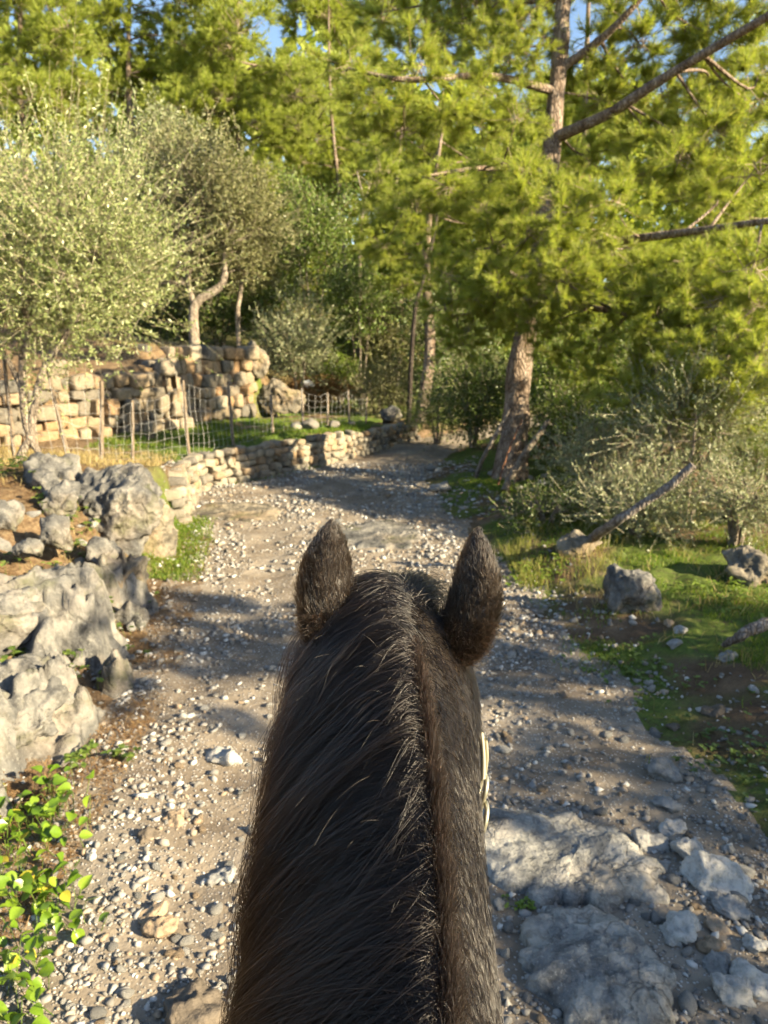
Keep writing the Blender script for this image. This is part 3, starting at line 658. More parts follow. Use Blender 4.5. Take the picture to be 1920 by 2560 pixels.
# near olive at left
f9 = lambda a, b: at(a, b, 8.9)
bz = at(70, 1160, 8.9); bz[2] = h1(bz[0], bz[1])
fork = f9(78, 1096)
leafy('olive_tree', 'young pale-barked olive with forked trunk beside the wire fence', 'olive tree', bz,
      [([np.array([f9(40, 1157)[0], bz[1], bz[2]-.05]), f9(58, 1125), fork, f9(64, 1049), f9(54, 910), f9(73, 820), f9(50, 700)], [.06, .05, .052, .05, .045, .035, .02]),
       ([np.array([f9(104, 1164)[0], bz[1]-.05, bz[2]-.08]), f9(95, 1130), fork, f9(84, 1029), f9(98, 955), f9(118, 904), f9(190, 800), f9(250, 650)], [.05, .045, .05, .045, .042, .036, .028, .015]),
       ([f9(64, 1000), f9(20, 900), f9(-60, 780), f9(-80, 640)], [.03, .03, .025, .012], 'branch')],
      at(95, 650, 8.9), (1.55, 1.4, 1.3), 130, 25, 22, M['olive_leaf'], TW, OB, 31, .40, .056, .017, .5, crad=.30, spiky=2.0, shell=.4)
# arching olive on the upper terrace
f20 = lambda a, b: at(a, b, 19.4)
b2 = f20(490, 868); b2[2] = h1(b2[0], b2[1])
leafy('olive_tree', 'old arching olive on the terrace above the golden wall', 'olive tree', b2,
      [([b2-np.array([0, 0, .1]), f20(482, 800), f20(492, 755), f20(535, 728), f20(560, 700), f20(560, 620)], [.15, .13, .12, .11, .09, .04]),
       ([f20(488, 770), f20(470, 700), f20(480, 600), f20(500, 520)], [.09, .07, .05, .03], 'branch')],
      f20(520, 520), (2.0, 1.8, 2.2), 110, 24, 15, M['olive_dull'], TW, OB, 37, .42, .095, .036, .5, crad=.3)
b3 = at(597, 832, 20.5); b3[2] = h1(b3[0], b3[1])
leafy('olive_tree', 'slim straight-stemmed olive right of the arching one', 'olive tree', b3,
      [([b3-np.array([0, 0, .1]), at(594, 790, 20.5), at(600, 740, 20.5), at(610, 650, 20.5)], [.075, .065, .06, .03])],
      at(610, 600, 20.5), (1.15, 1.2, 1.7), 55, 24, 15, M['olive_dull'], TW, OB, 39, .42, .095, .036, .5, crad=.3)
b4 = at(440, 640, 24); b4[2] = h1(b4[0], b4[1])
leafy('olive_tree', 'tall silvery olive between the near olive and the bright pines', 'olive tree', b4,
      [([b4-np.array([0, 0, .1]), b4+np.array([.1, 0, 1.0]), at(440, 520, 24), at(440, 400, 24)], [.14, .12, .09, .04])],
      at(425, 455, 24), (1.65, 1.5, 1.9), 80, 24, 15, M['olive_silver'], TW, OB, 43, .5, .12, .045, .5, crad=.34)
def shrub(name, label, px, py, d, w, h, mat, seed, clumps=40, tw=16, lf=10, ll=.05, lw=.022, tl=.28, up=.35, cat='shrub', group=None, spiky=0.0, tmat=None, dy=None, shell=.5):
    if d > 14: lf = max(6, int(lf*.7)); lw *= 1.3; ll *= 1.08
    c = at(px, py, d); gz = h1(c[0], c[1]); b_ = np.array([c[0], c[1], min(gz, c[2]-.1)])
    st = []
    for k in range(4):
        a = k*1.6+seed; e = c + np.array([math.cos(a)*w*.4, math.sin(a)*w*.4, h*.15])
        st.append(([b_+np.array([math.cos(a)*.04, math.sin(a)*.04, -.05]), (b_+e)/2+np.array([0, 0, .05]), e], [.03+.006*w, .024, .012], 'stem'))
    return leafy(name, label, cat, b_, st, c, (w, dy or w, h), clumps, tw, lf, mat, tmat or TW, OB, seed, tl, ll, lw, up, group, min(.25, w*.35), spiky, shell)
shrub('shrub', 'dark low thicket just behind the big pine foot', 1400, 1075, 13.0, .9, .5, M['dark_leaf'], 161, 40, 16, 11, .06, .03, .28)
shrub('shrub', 'sunlit leafy thicket under the pine boughs right of the trunk', 1520, 1030, 11.8, .9, .6, M['bright_leaf'], 162, 46, 16, 11, .055, .026, .28)  # brighter leaf colour stands in for sunlight on this thicket
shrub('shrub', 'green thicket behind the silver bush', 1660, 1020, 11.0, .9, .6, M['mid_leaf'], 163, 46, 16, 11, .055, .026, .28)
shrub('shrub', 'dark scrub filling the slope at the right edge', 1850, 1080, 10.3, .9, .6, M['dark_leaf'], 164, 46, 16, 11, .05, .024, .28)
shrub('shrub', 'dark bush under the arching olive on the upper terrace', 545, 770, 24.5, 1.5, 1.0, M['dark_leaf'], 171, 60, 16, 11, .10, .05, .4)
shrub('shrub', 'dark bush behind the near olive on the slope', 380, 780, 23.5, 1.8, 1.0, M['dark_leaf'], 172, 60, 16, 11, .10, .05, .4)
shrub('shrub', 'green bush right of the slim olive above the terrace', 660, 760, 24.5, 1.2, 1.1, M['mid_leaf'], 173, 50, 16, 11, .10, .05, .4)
shrub('shrub', 'lentisk bush on the right slope beyond the picture edge', 2180, 1090, 9.6, .95, .7, M['mid_leaf'], 181, 40, 16, 11, .055, .028, .28)
shrub('shrub', 'tall dark bush on the right slope farther out', 2350, 1000, 12.5, 1.3, 1.1, M['dark_leaf'], 182, 50, 16, 11, .06, .03, .3)
shrub('olive_shrub', 'grey-green olive bush behind the tan boulder', 745, 855, 20.5, .95, 1.15, M['olive_silver'], 51, 60, 18, 12, .085, .026, .4, .5)
shrub('carob_tree', 'leafy mid-green tree in the middle behind the grey olive bush', 780, 620, 24, 1.5, 2.1, M['mid_leaf'], 53, 90, 18, 12, .10, .045, .45, .5, 'tree')
shrub('shrub', 'yellow-green bush beside the white sack', 850, 935, 22.5, .6, .5, M['bright_leaf'], 55, 26, 16, 10, .08, .03, .3)
shrub('shrub', 'dry olive-brown bush left of the far path end', 940, 985, 20.5, 1.0, .75, M['olive_dull'], 56, 40, 16, 12, .08, .03, .35)
shrub('shrub', 'dark green thicket behind the far pine trunks', 900, 830, 25, 1.7, 1.3, M['mid_leaf'], 57, 70, 18, 12, .10, .04, .4)
shrub('shrub', 'pale green bush below the forked snag', 900, 745, 22.0, 1.0, 1.2, M['mid_leaf'], 157, 50, 16, 11, .10, .04, .4)
shrub('shrub', 'yellowish bush between the far trunks', 985, 850, 23.0, 1.0, 1.1, M['olive_dull'], 158, 46, 16, 11, .10, .04, .4)
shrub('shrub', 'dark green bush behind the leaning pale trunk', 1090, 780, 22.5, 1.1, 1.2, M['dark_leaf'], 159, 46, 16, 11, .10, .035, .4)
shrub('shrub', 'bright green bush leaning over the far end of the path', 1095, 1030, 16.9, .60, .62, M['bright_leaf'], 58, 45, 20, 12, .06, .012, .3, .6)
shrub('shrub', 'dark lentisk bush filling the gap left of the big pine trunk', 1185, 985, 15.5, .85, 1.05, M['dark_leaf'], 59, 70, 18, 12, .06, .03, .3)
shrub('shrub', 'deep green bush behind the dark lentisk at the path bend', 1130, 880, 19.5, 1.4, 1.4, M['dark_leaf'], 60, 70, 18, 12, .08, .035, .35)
shrub('shrub', 'sun-flecked lentisk bush just right of the big pine trunk', 1430, 960, 14.2, 1.05, 1.05, M['bright_leaf'], 61, 70, 18, 12, .06, .03, .3)  # sun flecks are put into the colour by the brighter leaf material
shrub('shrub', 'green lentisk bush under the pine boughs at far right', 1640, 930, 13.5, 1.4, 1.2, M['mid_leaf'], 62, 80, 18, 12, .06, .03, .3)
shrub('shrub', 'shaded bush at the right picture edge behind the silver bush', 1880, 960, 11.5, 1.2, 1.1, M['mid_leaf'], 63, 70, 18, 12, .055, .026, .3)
shrub('wild_olive_shrub', 'silvery wild olive bush with spiky twigs behind the leaning log', 1735, 1060, 8.7, .80, .58, M['olive_silver'], 64, 44, 20, 18, .042, .015, .30, .45, spiky=1.0)
shrub('wild_olive_shrub', 'sparse silver-green bush left of the leaning log', 1510, 1160, 9.6, .75, .38, M['olive_silver'], 65, 30, 18, 15, .045, .016, .28, .45, spiky=.9)
shrub('wild_olive_shrub', 'low shaded silver bush below the leaning log at right', 1600, 1255, 8.4, .75, .26, M['olive_silver'], 66, 46, 18, 15, .04, .014, .24, .3, spiky=.6)
shrub('wild_olive_shrub', 'twiggy silver bush at the right edge beside the tan boulder', 1850, 1240, 7.8, .42, .30, M['olive_silver'], 67, 24, 16, 14, .04, .014, .26, .4, spiky=.9)
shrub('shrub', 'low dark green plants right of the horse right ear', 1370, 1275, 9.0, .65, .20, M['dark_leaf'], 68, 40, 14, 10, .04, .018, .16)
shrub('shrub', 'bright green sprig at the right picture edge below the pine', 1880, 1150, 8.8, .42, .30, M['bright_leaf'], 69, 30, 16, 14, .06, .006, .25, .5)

# ------------------------------------------------------------------ pines
PB = M['pine_bark']
def spray_mesh(r, n, k, L, W, seed, nm, tmat):
    """one bough end: a cloud of shoots with their needles, radius r"""
    rs = np.random.default_rng(seed); tg = Geo(); ng = Geo(); c = np.zeros(3); sub_n = max(6, n//14); u = norm(rs.normal(size=(sub_n, 3)))
    sc = u*(rs.random(sub_n)**.45)[:, None]*np.array([r, r, r*.62])*rs.uniform(.7, 1.2, (sub_n, 1)) + np.array([0, 0, r*.06])
    twigs(tg, rs.normal(size=(sub_n, 3))*.1*r, sc, .006*r/.6, .0035*r/.6, sc/2+rs.normal(size=(sub_n, 3))*.07*r)
    m = n//sub_n; Sh = np.repeat(sc, m, 0); D = norm(norm(Sh)*.75 + np.array([0, 0, .38]) + rs.normal(size=Sh.shape)*.5); ls = rs.uniform(.08, .38, len(Sh))*r
    E = Sh + D*ls[:, None] - np.array([0, 0, 1])*(ls**2)[:, None]*.3/r; twigs(tg, Sh[::2], E[::2], .003*r/.6, .0018*r/.6)
    for fr, kk in ((1.0, k), (.62, k//2), (.3, k//3)): needles(ng, Sh+(E-Sh)*fr, D, kk, L, W, rs, .15, 1.05)
    V = np.concatenate(ng.V + tg.V); nn = sum(len(a) for a in ng.V); F3 = np.concatenate(ng.F[3]); F4 = np.concatenate(tg.F[4]) + nn
    me = mesh('needle_spray', V, [F3, F4], nm); me.materials.append(tmat)
    me.polygons.foreach_set('material_index', np.concatenate([np.zeros(len(F3), dtype=np.int32), np.ones(len(F4), dtype=np.int32)])); return me
SPRAY_NEAR = [spray_mesh(.6, 250, 20, .105, .0058, 900+k, M['pine_needle'], M['pine_twig']) for k in range(7)]
SPRAY_BACK = [spray_mesh(1.25, 290, 11, .20, .020, 930+k, M['pine_needle_back'], M['pine_twig']) for k in range(6)]
def pine(name, label, base, trunk, rad, branches, pads, seed, near=False, group=None):
    rs = np.random.default_rng(seed); base = np.asarray(base, float); root = empty(name, base, label, 'pine tree', group)
    T = spline(np.asarray(trunk, float), 40); R = spline(np.asarray(rad, float)[:, None], 40)[:, 0]; g = Geo(); tube(g, T-base, R, 16, .16, seed)
    link('trunk', g.build('trunk', PB, True), root)
    pool = [np.concatenate([T, R[:, None]], 1)[10:]]; owner = [root]*30
    for b in branches:
        P = spline(np.asarray(b[0], float), 16); r = np.linspace(b[1], b[2], 16); g = Geo(); tube(g, P-base, r, 8, .15, seed); bo = link('branch', g.build('branch', PB, True), root); owner += [bo]*16; pool.append(np.concatenate([P, r[:, None]], 1))
    pool = np.concatenate(pool); bg_ = Geo(); SPR, r_ref = (SPRAY_NEAR, .6) if near else (SPRAY_BACK, 1.25)
    for c, r in pads:
        c = np.asarray(c, float); d = np.linalg.norm((pool[:, :3]-c)*np.array([1, 1, 1.5]), axis=1); q = int(np.argmin(d)); s = pool[q]
        ln = np.linalg.norm(c-s[:3]); P = spline([s[:3], (s[:3]+c)/2+rs.normal(size=3)*.08*ln+np.array([0, 0, -.03*ln]), c], 9); r0 = min(s[3]*.6, .010+.012*ln)
        tube(bg_, P-base, np.linspace(r0, .007, 9), 6, .1, seed, cap=False)
        if near: link('bough', bg_.build('bough', PB, True), owner[q]); bg_ = Geo()
        o = link('needle_spray', SPR[rs.integers(len(SPR))], owner[q] if near else root, c-base); sc = r/r_ref
        o.scale = (sc*rs.uniform(.9, 1.15), sc*rs.uniform(.9, 1.15), sc*rs.uniform(.8, 1.1)); o.rotation_euler = (rs.normal()*.22, rs.normal()*.22, rs.uniform(0, 6.28))
    if not near: link('boughs', bg_.build('boughs', PB, True), root)['kind'] = 'stuff'
    return root
f12 = lambda a, b: at(a, b, 12.0)
bp = f12(1275, 1205); bp[2] = h1(bp[0], bp[1])
trunk = [bp-np.array([0, 0, .2]), f12(1278, 1157), f12(1284, 1100), f12(1290, 1041), f12(1298, 925), f12(1312, 850), f12(1335, 740), f12(1350, 650), f12(1370, 450), f12(1390, 250), f12(1402, 100), f12(1412, -80), f12(1430, -380), f12(1430, -700)]
rad = [.36, .265, .235, .215, .195, .185, .175, .17, .15, .14, .13, .12, .08, .03]
branches = [([f12(1385, 345), at(1520, 285, 11.3), at(1660, 195, 10.7), at(1920, 40, 9.6), at(2080, -60, 9)], .10, .04),
            ([f12(1400, 175), at(1500, 100, 11.6), at(1590, 10, 11.2), at(1700, -120, 11)], .075, .03),
            ([f12(1352, 640), at(1500, 610, 11), at(1680, 585, 10.2), at(1920, 552, 9.3), at(2080, 530, 9)], .075, .03),
            ([f12(1345, 690), at(1285, 690, 11.5), at(1235, 620, 11.2)], .06, .03),
            ([f12(1372, 430), at(1220, 420, 11.2), at(1060, 440, 10.6)], .06, .02),
            ([f12(1395, 230), at(1220, 190, 11.4), at(1020, 200, 10.6), at(870, 170, 10.6)], .07, .02),
            ([f12(1340, 760), at(1480, 770, 10.8), at(1640, 800, 9.8), at(1850, 840, 8.8)], .06, .02),
            ([f12(1335, 790), at(1240, 780, 11.2), at(1130, 790, 11)], .05, .02)]
pads = [(860, 170, 11.3, .55), (930, 240, 10.8, .6), (1040, 170, 10.8, .6), (1120, 280, 10.8, .55), (1200, 210, 11.3, .5), (1010, 330, 11, .5), (1200, 320, 11.3, .4),
        (1040, 520, 10.7, .5), (1120, 470, 10.4, .5), (1210, 520, 10.4, .45), (1320, 500, 10, .55), (1430, 530, 9.8, .6), (1540, 520, 10, .5), (1240, 610, 10.8, .4), (1400, 640, 10.2, .45), (1530, 620, 10.2, .3),
        (1110, 770, 11, .42), (1190, 740, 10.7, .45), (1150, 850, 11.2, .35), (1250, 800, 11.0, .35), (1360, 740, 10.2, .4), (1450, 760, 10.2, .5), (1560, 740, 10, .5), (1640, 790, 9.6, .45), (1500, 850, 10.3, .35),
        (1620, 330, 11.4, .55), (1700, 400, 11, .65), (1800, 330, 11, .65), (1890, 420, 10.6, .65), (1600, 440, 11.4, .45), (1770, 500, 10.8, .5), (1880, 260, 11, .6),
        (1720, 690, 9.6, .5), (1790, 760, 9.2, .55), (1880, 680, 9.2, .6), (1880, 830, 8.8, .5), (1700, 860, 9.4, .45), (1600, 890, 9.8, .4), (1800, 900, 8.8, .4), (1910, 930, 8.6, .4),
        (1480, 120, 12, .6), (1600, 110, 12, .65), (1720, 90, 12, .65), (1850, 120, 12, .65), (1310, 40, 12.5, .6), (1180, 70, 12.8, .55), (1500, 250, 12.4, .5), (1560, 0, 12, .6), (1750, -40, 12, .7), (1900, -20, 11.5, .7),
        (1700, 1010, 8.8, .36), (1830, 960, 8.3, .4), (1580, 1000, 9.4, .34), (1900, 880, 8.2, .42), (1760, 900, 8.6, .4), (1480, 930, 10.6, .4), (1600, 960, 10, .45), (1720, 980, 9.4, .42), (1860, 1010, 8.9, .42), (1400, 880, 11, .36), (1660, 900, 9.6, .45), (1780, 830, 9.2, .45), (1120, 690, 10.8, .4), (1180, 820, 11, .36), (1900, 760, 8.9, .5), (1330, 790, 10.4, .38), (1285, 740, 10.3, .38), (1370, 820, 10.6, .3), (1285, 60, 11.6, .42), (1330, 140, 11.4, .36), (1270, 150, 11.6, .4), (1110, 110, 13.5, .6), (1190, 10, 13.5, .6), (1010, 120, 14, .6), (1310, -40, 12.5, .6), (1240, 120, 12.2, .5), (1060, 60, 14, .6), (960, 30, 15, .7), (1120, -20, 14, .7), (1660, 230, 12.5, .6), (1780, 210, 12, .6), (1900, 180, 11.5, .6), (1300, 420, 10.6, .45), (1250, 700, 10.2, .42), (1330, 580, 9.9, .42), (1400, 700, 9.8, .4), (1290, 300, 10.8, .4), (1680, 760, 9.6, .5), (1600, 680, 9.9, .45), (1480, 700, 9.9, .4), (1330, 640, 13.3, .5), (1230, 430, 13.5, .6), (1480, 390, 13.2, .6), (960, 610, 13, .45), (1060, 640, 13.5, .45), (1420, -150, 12, .8), (1250, -120, 12.5, .8), (1600, -200, 12, .9), (1430, -450, 12, .9), (1300, -350, 12, .9), (1560, -420, 12, .8), (1430, -680, 12, .7)]
pine('pine_tree', 'big pine with thick leaning trunk and bright boughs over the right of the path', bp, trunk, rad, branches, [(at(a, b, d), r*1.3) for a, b, d, r in pads], 71, near=True)

def back_pine(label, base_px, d, pads, seed, r0=.2, toppx=None):
    b_ = at(base_px[0], base_px[1], d); b_[2] = h1(b_[0], b_[1])
    top = at(*toppx, d) if toppx else at(base_px[0], -200, d)
    P = np.array([b_-np.array([0, 0, .3]), b_*.75+top*.25+np.array([.15, 0, 0]), b_*.4+top*.6-np.array([.15, 0, 0]), top])
    PP = [(at(a, b, dd), r*1.25) for a, b, dd, r in pads]
    return pine('pine_tree', label, b_, P, [r0, r0*.8, r0*.55, r0*.2], [], PP, seed)
def fill(x0, y0, x1, y1, d, r, n, seed, dd=2.0):
    rs = np.random.default_rng(seed); out = []
    for i_ in range(n): out.append((rs.uniform(x0, x1), rs.uniform(y0, y1), d + rs.uniform(-dd, dd), r*rs.uniform(.7, 1.25)))
    return out
back_pine('bright pine at the top left corner of the picture', (60, 800), 28, fill(-80, 0, 210, 280, 28, 1.0, 24, 1) + fill(-80, -250, 240, -40, 28, 1.1, 10, 2), 81)
back_pine('tall sunlit pine second from the left behind the olives', (330, 760), 31, fill(240, -40, 520, 330, 31, 1.05, 26, 3) + fill(280, 300, 420, 420, 31, .9, 6, 4) + fill(230, -300, 500, -60, 31, 1.2, 8, 41), 82)
back_pine('broad golden-green pine left of centre with slanting crown edge', (600, 760), 29, fill(450, -20, 640, 300, 29, .95, 22, 5) + fill(560, 150, 790, 330, 29, .8, 16, 6) + fill(520, 330, 690, 540, 28.5, .75, 12, 7) + fill(430, -250, 650, -40, 29, 1.1, 8, 42), 83)
back_pine('shaded pine behind the centre of the path', (860, 840), 30, fill(720, 330, 960, 560, 31, 1.0, 18, 8) + fill(700, 60, 900, 330, 34, 1.1, 10, 9) + fill(720, -160, 1000, 60, 33, 1.2, 16, 10), 84, .11, toppx=(820, -150))
back_pine('slender pine with leaning pale trunk left of the big pine', (1045, 1005), 18.5, fill(930, 420, 1250, 620, 19.5, .7, 18, 11, 1.0) + fill(960, 620, 1050, 720, 19, .45, 5, 12, .5), 85, .17, toppx=(1105, 330))
back_pine('distant pine seen between the far trunks', (985, 830), 27, fill(900, 560, 1120, 800, 29, .9, 14, 13) + fill(880, 330, 1150, 560, 29, 1.0, 12, 14), 86, .15, toppx=(1010, 250))
back_pine('pine behind the big pine trunk at right', (1480, 830), 24, fill(1180, 560, 1560, 880, 24, .9, 26, 15) + fill(1200, 250, 1500, 560, 25, 1.0, 16, 16) , 87, .18)
back_pine('far pine behind the boughs at the right edge', (1780, 850), 24, fill(1560, 540, 1960, 960, 24, 1.0, 28, 17) + fill(1520, 240, 1950, 540, 25, 1.1, 18, 18), 88, .18)
back_pine('dark pine behind the near olive at left', (200, 800), 34, fill(0, 280, 420, 640, 35, 1.4, 26, 19), 89, .2, toppx=(200, 250))
back_pine('dense pine far behind the middle trees', (700, 800), 38, fill(560, 420, 900, 800, 38, 1.4, 26, 20), 90, .2, toppx=(700, 350))
back_pine('wooded slope pine closing the view right of centre', (1250, 850), 36, fill(1020, 480, 1400, 900, 36, 1.4, 26, 22), 91, .2, toppx=(1250, 350))
# thin dark trunks and pale forked snag
def bare(label, pts, d, r, mat, name='dead_tree', cat='dead tree', forks=()):
    P = [at(a, b, d) for a, b in pts]; z = h1(P[0][0], P[0][1]); b_ = np.array([P[0][0], P[0][1], z]); P[0] = b_-np.array([0, 0, .1])
    root = empty(name, b_, label, cat); g = Geo(); Q = spline(P, 18); tube(g, Q-b_, np.linspace(r, r*.55, 18), 9, .15, 3); link('trunk', g.build('trunk', mat, True), root)
    for f in forks:
        g = Geo(); Q = spline([at(a, b, d) for a, b in f], 10); tube(g, Q-b_, np.linspace(r*.6, r*.25, 10), 7, .15, 4); link('branch', g.build('branch', mat, True), root)
    return root
bare('thin dark trunk leaning right in front of the slender pine', [(1022, 880), (1035, 800), (1058, 700), (1078, 620), (1100, 500)], 17.6, .06, M['dark_bark'])
bare('pale forked snag standing in the shaded wood', [(893, 700), (900, 600), (905, 540), (912, 490)], 23, .07, M['olive_bark'], forks=[[(911, 500), (900, 460), (893, 430)], [(912, 495), (925, 460), (932, 430)]])

# out of frame pines to the right that throw the shade across the path
def shade_pine(label, x, y, hgt, pads, seed, r0=.2):
    b_ = np.array([x, y, h1(x, y)]); top = b_+np.array([.2, .1, hgt])
    pine('pine_tree', label, b_, [b_-np.array([0, 0, .2]), b_+np.array([.1, .05, hgt*.4]), top], [r0, r0*.7, r0*.2], [], [((x+dx, y+dy, b_[2]+dz), r) for dx, dy, dz, r in pads], seed)
shade_pine('young pine standing right of the path beside the horse', 7.0, 1.5, 5.0, [(-.5, -.4, 1.2, .7), (.3, .4, 1.5, .8), (-.3, .6, 2.1, .8), (.3, -.5, 2.3, .8), (0, .1, 3.0, .75), (.1, .0, 3.9, .6), (-.2, -.2, 1.8, .7), (0, .9, 2.7, .6), (0, -.8, 3.3, .75), (.1, -.6, 4.1, .75), (0, .6, 3.7, .7), (.1, .1, 4.5, .75), (-.3, -.9, 1.5, .7), (.2, .9, 1.4, .7)], 95, .13)
shade_pine('bushy young pine right of the horse just outside the picture', 6.2, -.2, 3.2, [(-.5, -.6, .8, .7), (.3, .3, 1.1, .8), (-.2, .7, 1.6, .75), (.3, -.4, 1.7, .75), (0, 0, 2.3, .8), (0, -.7, 2.3, .7), (0, .7, 2.5, .75), (-.4, .1, 1.4, .7), (.1, -.9, 1.3, .7), (.2, .9, 1.9, .7)], 96, .11)
shade_pine('low pine right of the path between the horse and the verge boulder', 6.6, 3.1, 3.2, [(-.5, -.6, .9, .6), (.2, .4, 1.1, .6), (-.3, -.2, 1.7, .65), (.2, .3, 2.2, .65), (0, -.2, 2.8, .65), (-.1, -.8, 2.0, .7), (.1, .6, 1.6, .6)], 97, .10)
shade_pine('pine on the right slope ahead of the horse', 8.2, 7.6, 3.2, [(-.8, -.6, 1.2, .6), (.2, .6, 1.7, .6), (-.3, -.6, 2.2, .55), (.3, .2, 2.8, .5)], 98)

# distant wood closing the view
rs = np.random.default_rng(91); g = Geo(); n = 26000
ang = rs.uniform(-.62, .62, n); rr_ = rs.uniform(46, 62, n); cx_, cy_ = rr_*np.sin(ang), rr_*np.cos(ang)
topz = 15 + 4.5*fbm(np.stack([ang*9, 0*ang, 0*ang], -1), 3, 5); cz_ = H(cx_, cy_, False) + (topz-2)*rs.random(n)**.8
lump = fbm(np.stack([cx_*.35, cy_*.35, cz_*.35], -1), 3, 12) > -.1
P = np.stack([cx_, cy_, cz_], -1)[lump]; leaves(g, P, rs.normal(size=P.shape), .9*rs.uniform(.6, 1.3, len(P)), .55, rs)
tag(link('distant_wood', g.build('distant_wood', M['pine_needle_back'])), 'far-off pine wood closing the view behind the trees', 'wood', kind='stuff')

# ------------------------------------------------------------------ logs, stump branches, sack
def log(label, pts, rads, seed, mat=M['dead_wood'], name='fallen_log', cat='log', forks=()):
    P = np.array(pts, float); b_ = P[0].copy(); root = empty(name, b_, label, cat); g = Geo(); Q = spline(P, 22); R = spline(np.array(rads)[:, None], 22)[:, 0]
    Q = Q + rng.normal(size=Q.shape)*.004
    tube(g, Q-b_, R, 12, .13, seed); link('stem', g.build('stem', mat, True), root)
    for f, r in forks:
        g = Geo(); Q = spline(np.array(f), 9); tube(g, Q-b_, np.linspace(r, r*.4, 9), 7, .2, seed); link('branch', g.build('branch', mat, True), root)
    return root
x, y, d = on_ground(1465, 1365)
log('grey broken log leaning out of the silver bush at right', [(x, y, h1(x, y)+.02), at(1530, 1310, 7.0), at(1620, 1250, 6.75), at(1680, 1210, 6.6), at(1733, 1163, 6.5)], [.06, .046, .036, .038, .034], 5)
x, y, d = on_ground(1808, 1628)
log('dark curved branch end lying at the right edge above a flat stone', [(x, y, h1(x, y)+.03), at(1850, 1590, 5.1), at(1890, 1568, 5.1), at(1990, 1540, 5.2)], [.02, .035, .042, .045], 6)
x, y, d = on_ground(1258, 1240)
log('bare pale branch propped against the foot of the big pine', [(x, y, h1(x, y)+.02), at(1285, 1180, 11.2), at(1315, 1130, 11.1), at(1345, 1090, 11.1), at(1372, 1050, 11.1)], [.05, .055, .05, .045, .035], 7, M['olive_bark'])
x, y, d = on_ground(1190, 1190)
log('dark dead branch leaning on the left of the big pine trunk', [(x, y, h1(x, y)+.02), at(1215, 1130, 11.9), at(1250, 1070, 11.8), at(1275, 1020, 11.75)], [.04, .035, .03, .02], 8)
x, y, d = on_ground(1245, 1215)
log('thin rusty-red stick leaning across the big pine trunk', [(x, y, h1(x, y)+.02), at(1270, 1130, 11.4), at(1305, 1050, 11.5)], [.014, .012, .010], 9, NT('red_bark').done((.16, .075, .04), .8))
p = at(770, 960, 21.5); sz_ = h1(p[0], p[1])
V_, F_ = rock_geo(901, 3, (.22, .16, .11), .25, 5, (.6, .9))
tag(link('sack', mesh('sack', V_, F_, NT('white_plastic').done((.75, .77, .8), .45, None, .5), True), None, (p[0], p[1], p[2])), 'small white plastic sack under the brush behind the tan boulder', 'sack')
hb = empty('brush_pile', (p[0]+.15, p[1]+.1, p[2]-.3), 'brown heap of cut brush around the white sack', 'brush pile'); g = Geo(); rs = np.random.default_rng(8); n = 900
A = rs.normal(size=(n, 3))*np.array([.55, .35, .14]) + np.array([0, .25, .12]); D = norm(rs.normal(size=(n, 3))*np.array([1, 1, .35])); twigs(g, A-D*.25, A+D*.25, .012, .006)
link('sticks', g.build('sticks', M['needle_litter']), hb)['kind'] = 'stuff'

# ------------------------------------------------------------------ grass, litter, weeds (uncountable)
def blades(name, label, x, y, hgt, w, mat, seed, lean=.5):
    rs = np.random.default_rng(seed); n = len(x); P = np.stack([x, y, H(x, y)-.005], -1); a = rs.uniform(0, 6.28, n)
    s = np.stack([np.cos(a), np.sin(a), 0*a], -1); dr = norm(np.stack([rs.normal(size=n)*lean, rs.normal(size=n)*lean, np.ones(n)], -1)); dr2 = norm(dr + np.stack([rs.normal(size=n)*lean, rs.normal(size=n)*lean, -.3*np.ones(n)], -1))
    hgt = hgt*rs.uniform(.5, 1.2, n); w = np.broadcast_to(w, (n,))
    M_ = P + dr*(hgt*.55)[:, None]; E = M_ + dr2*(hgt*.5)[:, None]
    V = np.stack([P-s*w[:, None]/2, P+s*w[:, None]/2, M_+s*w[:, None]*.4, M_-s*w[:, None]*.4, E], 1).reshape(-1, 3); o_ = np.arange(n)*5
    q4 = np.stack([o_, o_+1, o_+2, o_+3], -1); q3 = np.stack([o_+3, o_+2, o_+4], -1)
    return tag(link(name, mesh(name, V, [q4, q3], mat)), label, 'grass', kind='stuff')
def scatter(n, x0, x1, y0, y1, fn, seed):
    rs = np.random.default_rng(seed); x = rs.uniform(x0, x1, n); y = rs.uniform(y0, y1, n); k = rs.random(n) < fn(x, y); return x[k], y[k]
def nz2(x, y, s, seed): return fbm(np.stack([x*s, y*s, 0*x], -1), 3, seed)
x, y = scatter(90000, 1.2, 4.5, 3.2, 12, lambda x, y: np.clip(ss(-.1, .5, x-XR(y)+nz2(x, y, 1.5, 5)*.5)*(.32+1.3*nz2(x, y, 1.1, 6)), 0, .85)*ss(4.6, 3.5, x), 1)
blades('verge_grass', 'short green grass along the right verge of the path', x, y, .07, .006, M['grass_blade'], 2)
x, y = scatter(5000, 1.3, 2.6, 6.6, 9.4, lambda x, y: np.clip(.2+1.6*nz2(x, y, 1.8, 7), 0, 1), 3)
blades('long_grass', 'tall yellow-green grass tufts beside the verge boulder', x, y, .17, .006, M['straw_green'], 4, .3)
x, y = scatter(6500, 1.6, 4.0, 3.8, 9.5, lambda x, y: np.clip(nz2(x, y, 1.8, 17)*1.6-.1, 0, 1), 5)
blades('dry_grass', 'dry straw-coloured grass among the verge stones', x, y, .16, .005, M['dry_grass'], 6, .45)
x, y = scatter(16000, -2.7, -1.75, 6.9, 9.6, lambda x, y: ss(.45, .1, np.abs(XL(y)-x-.05))*.8, 7)
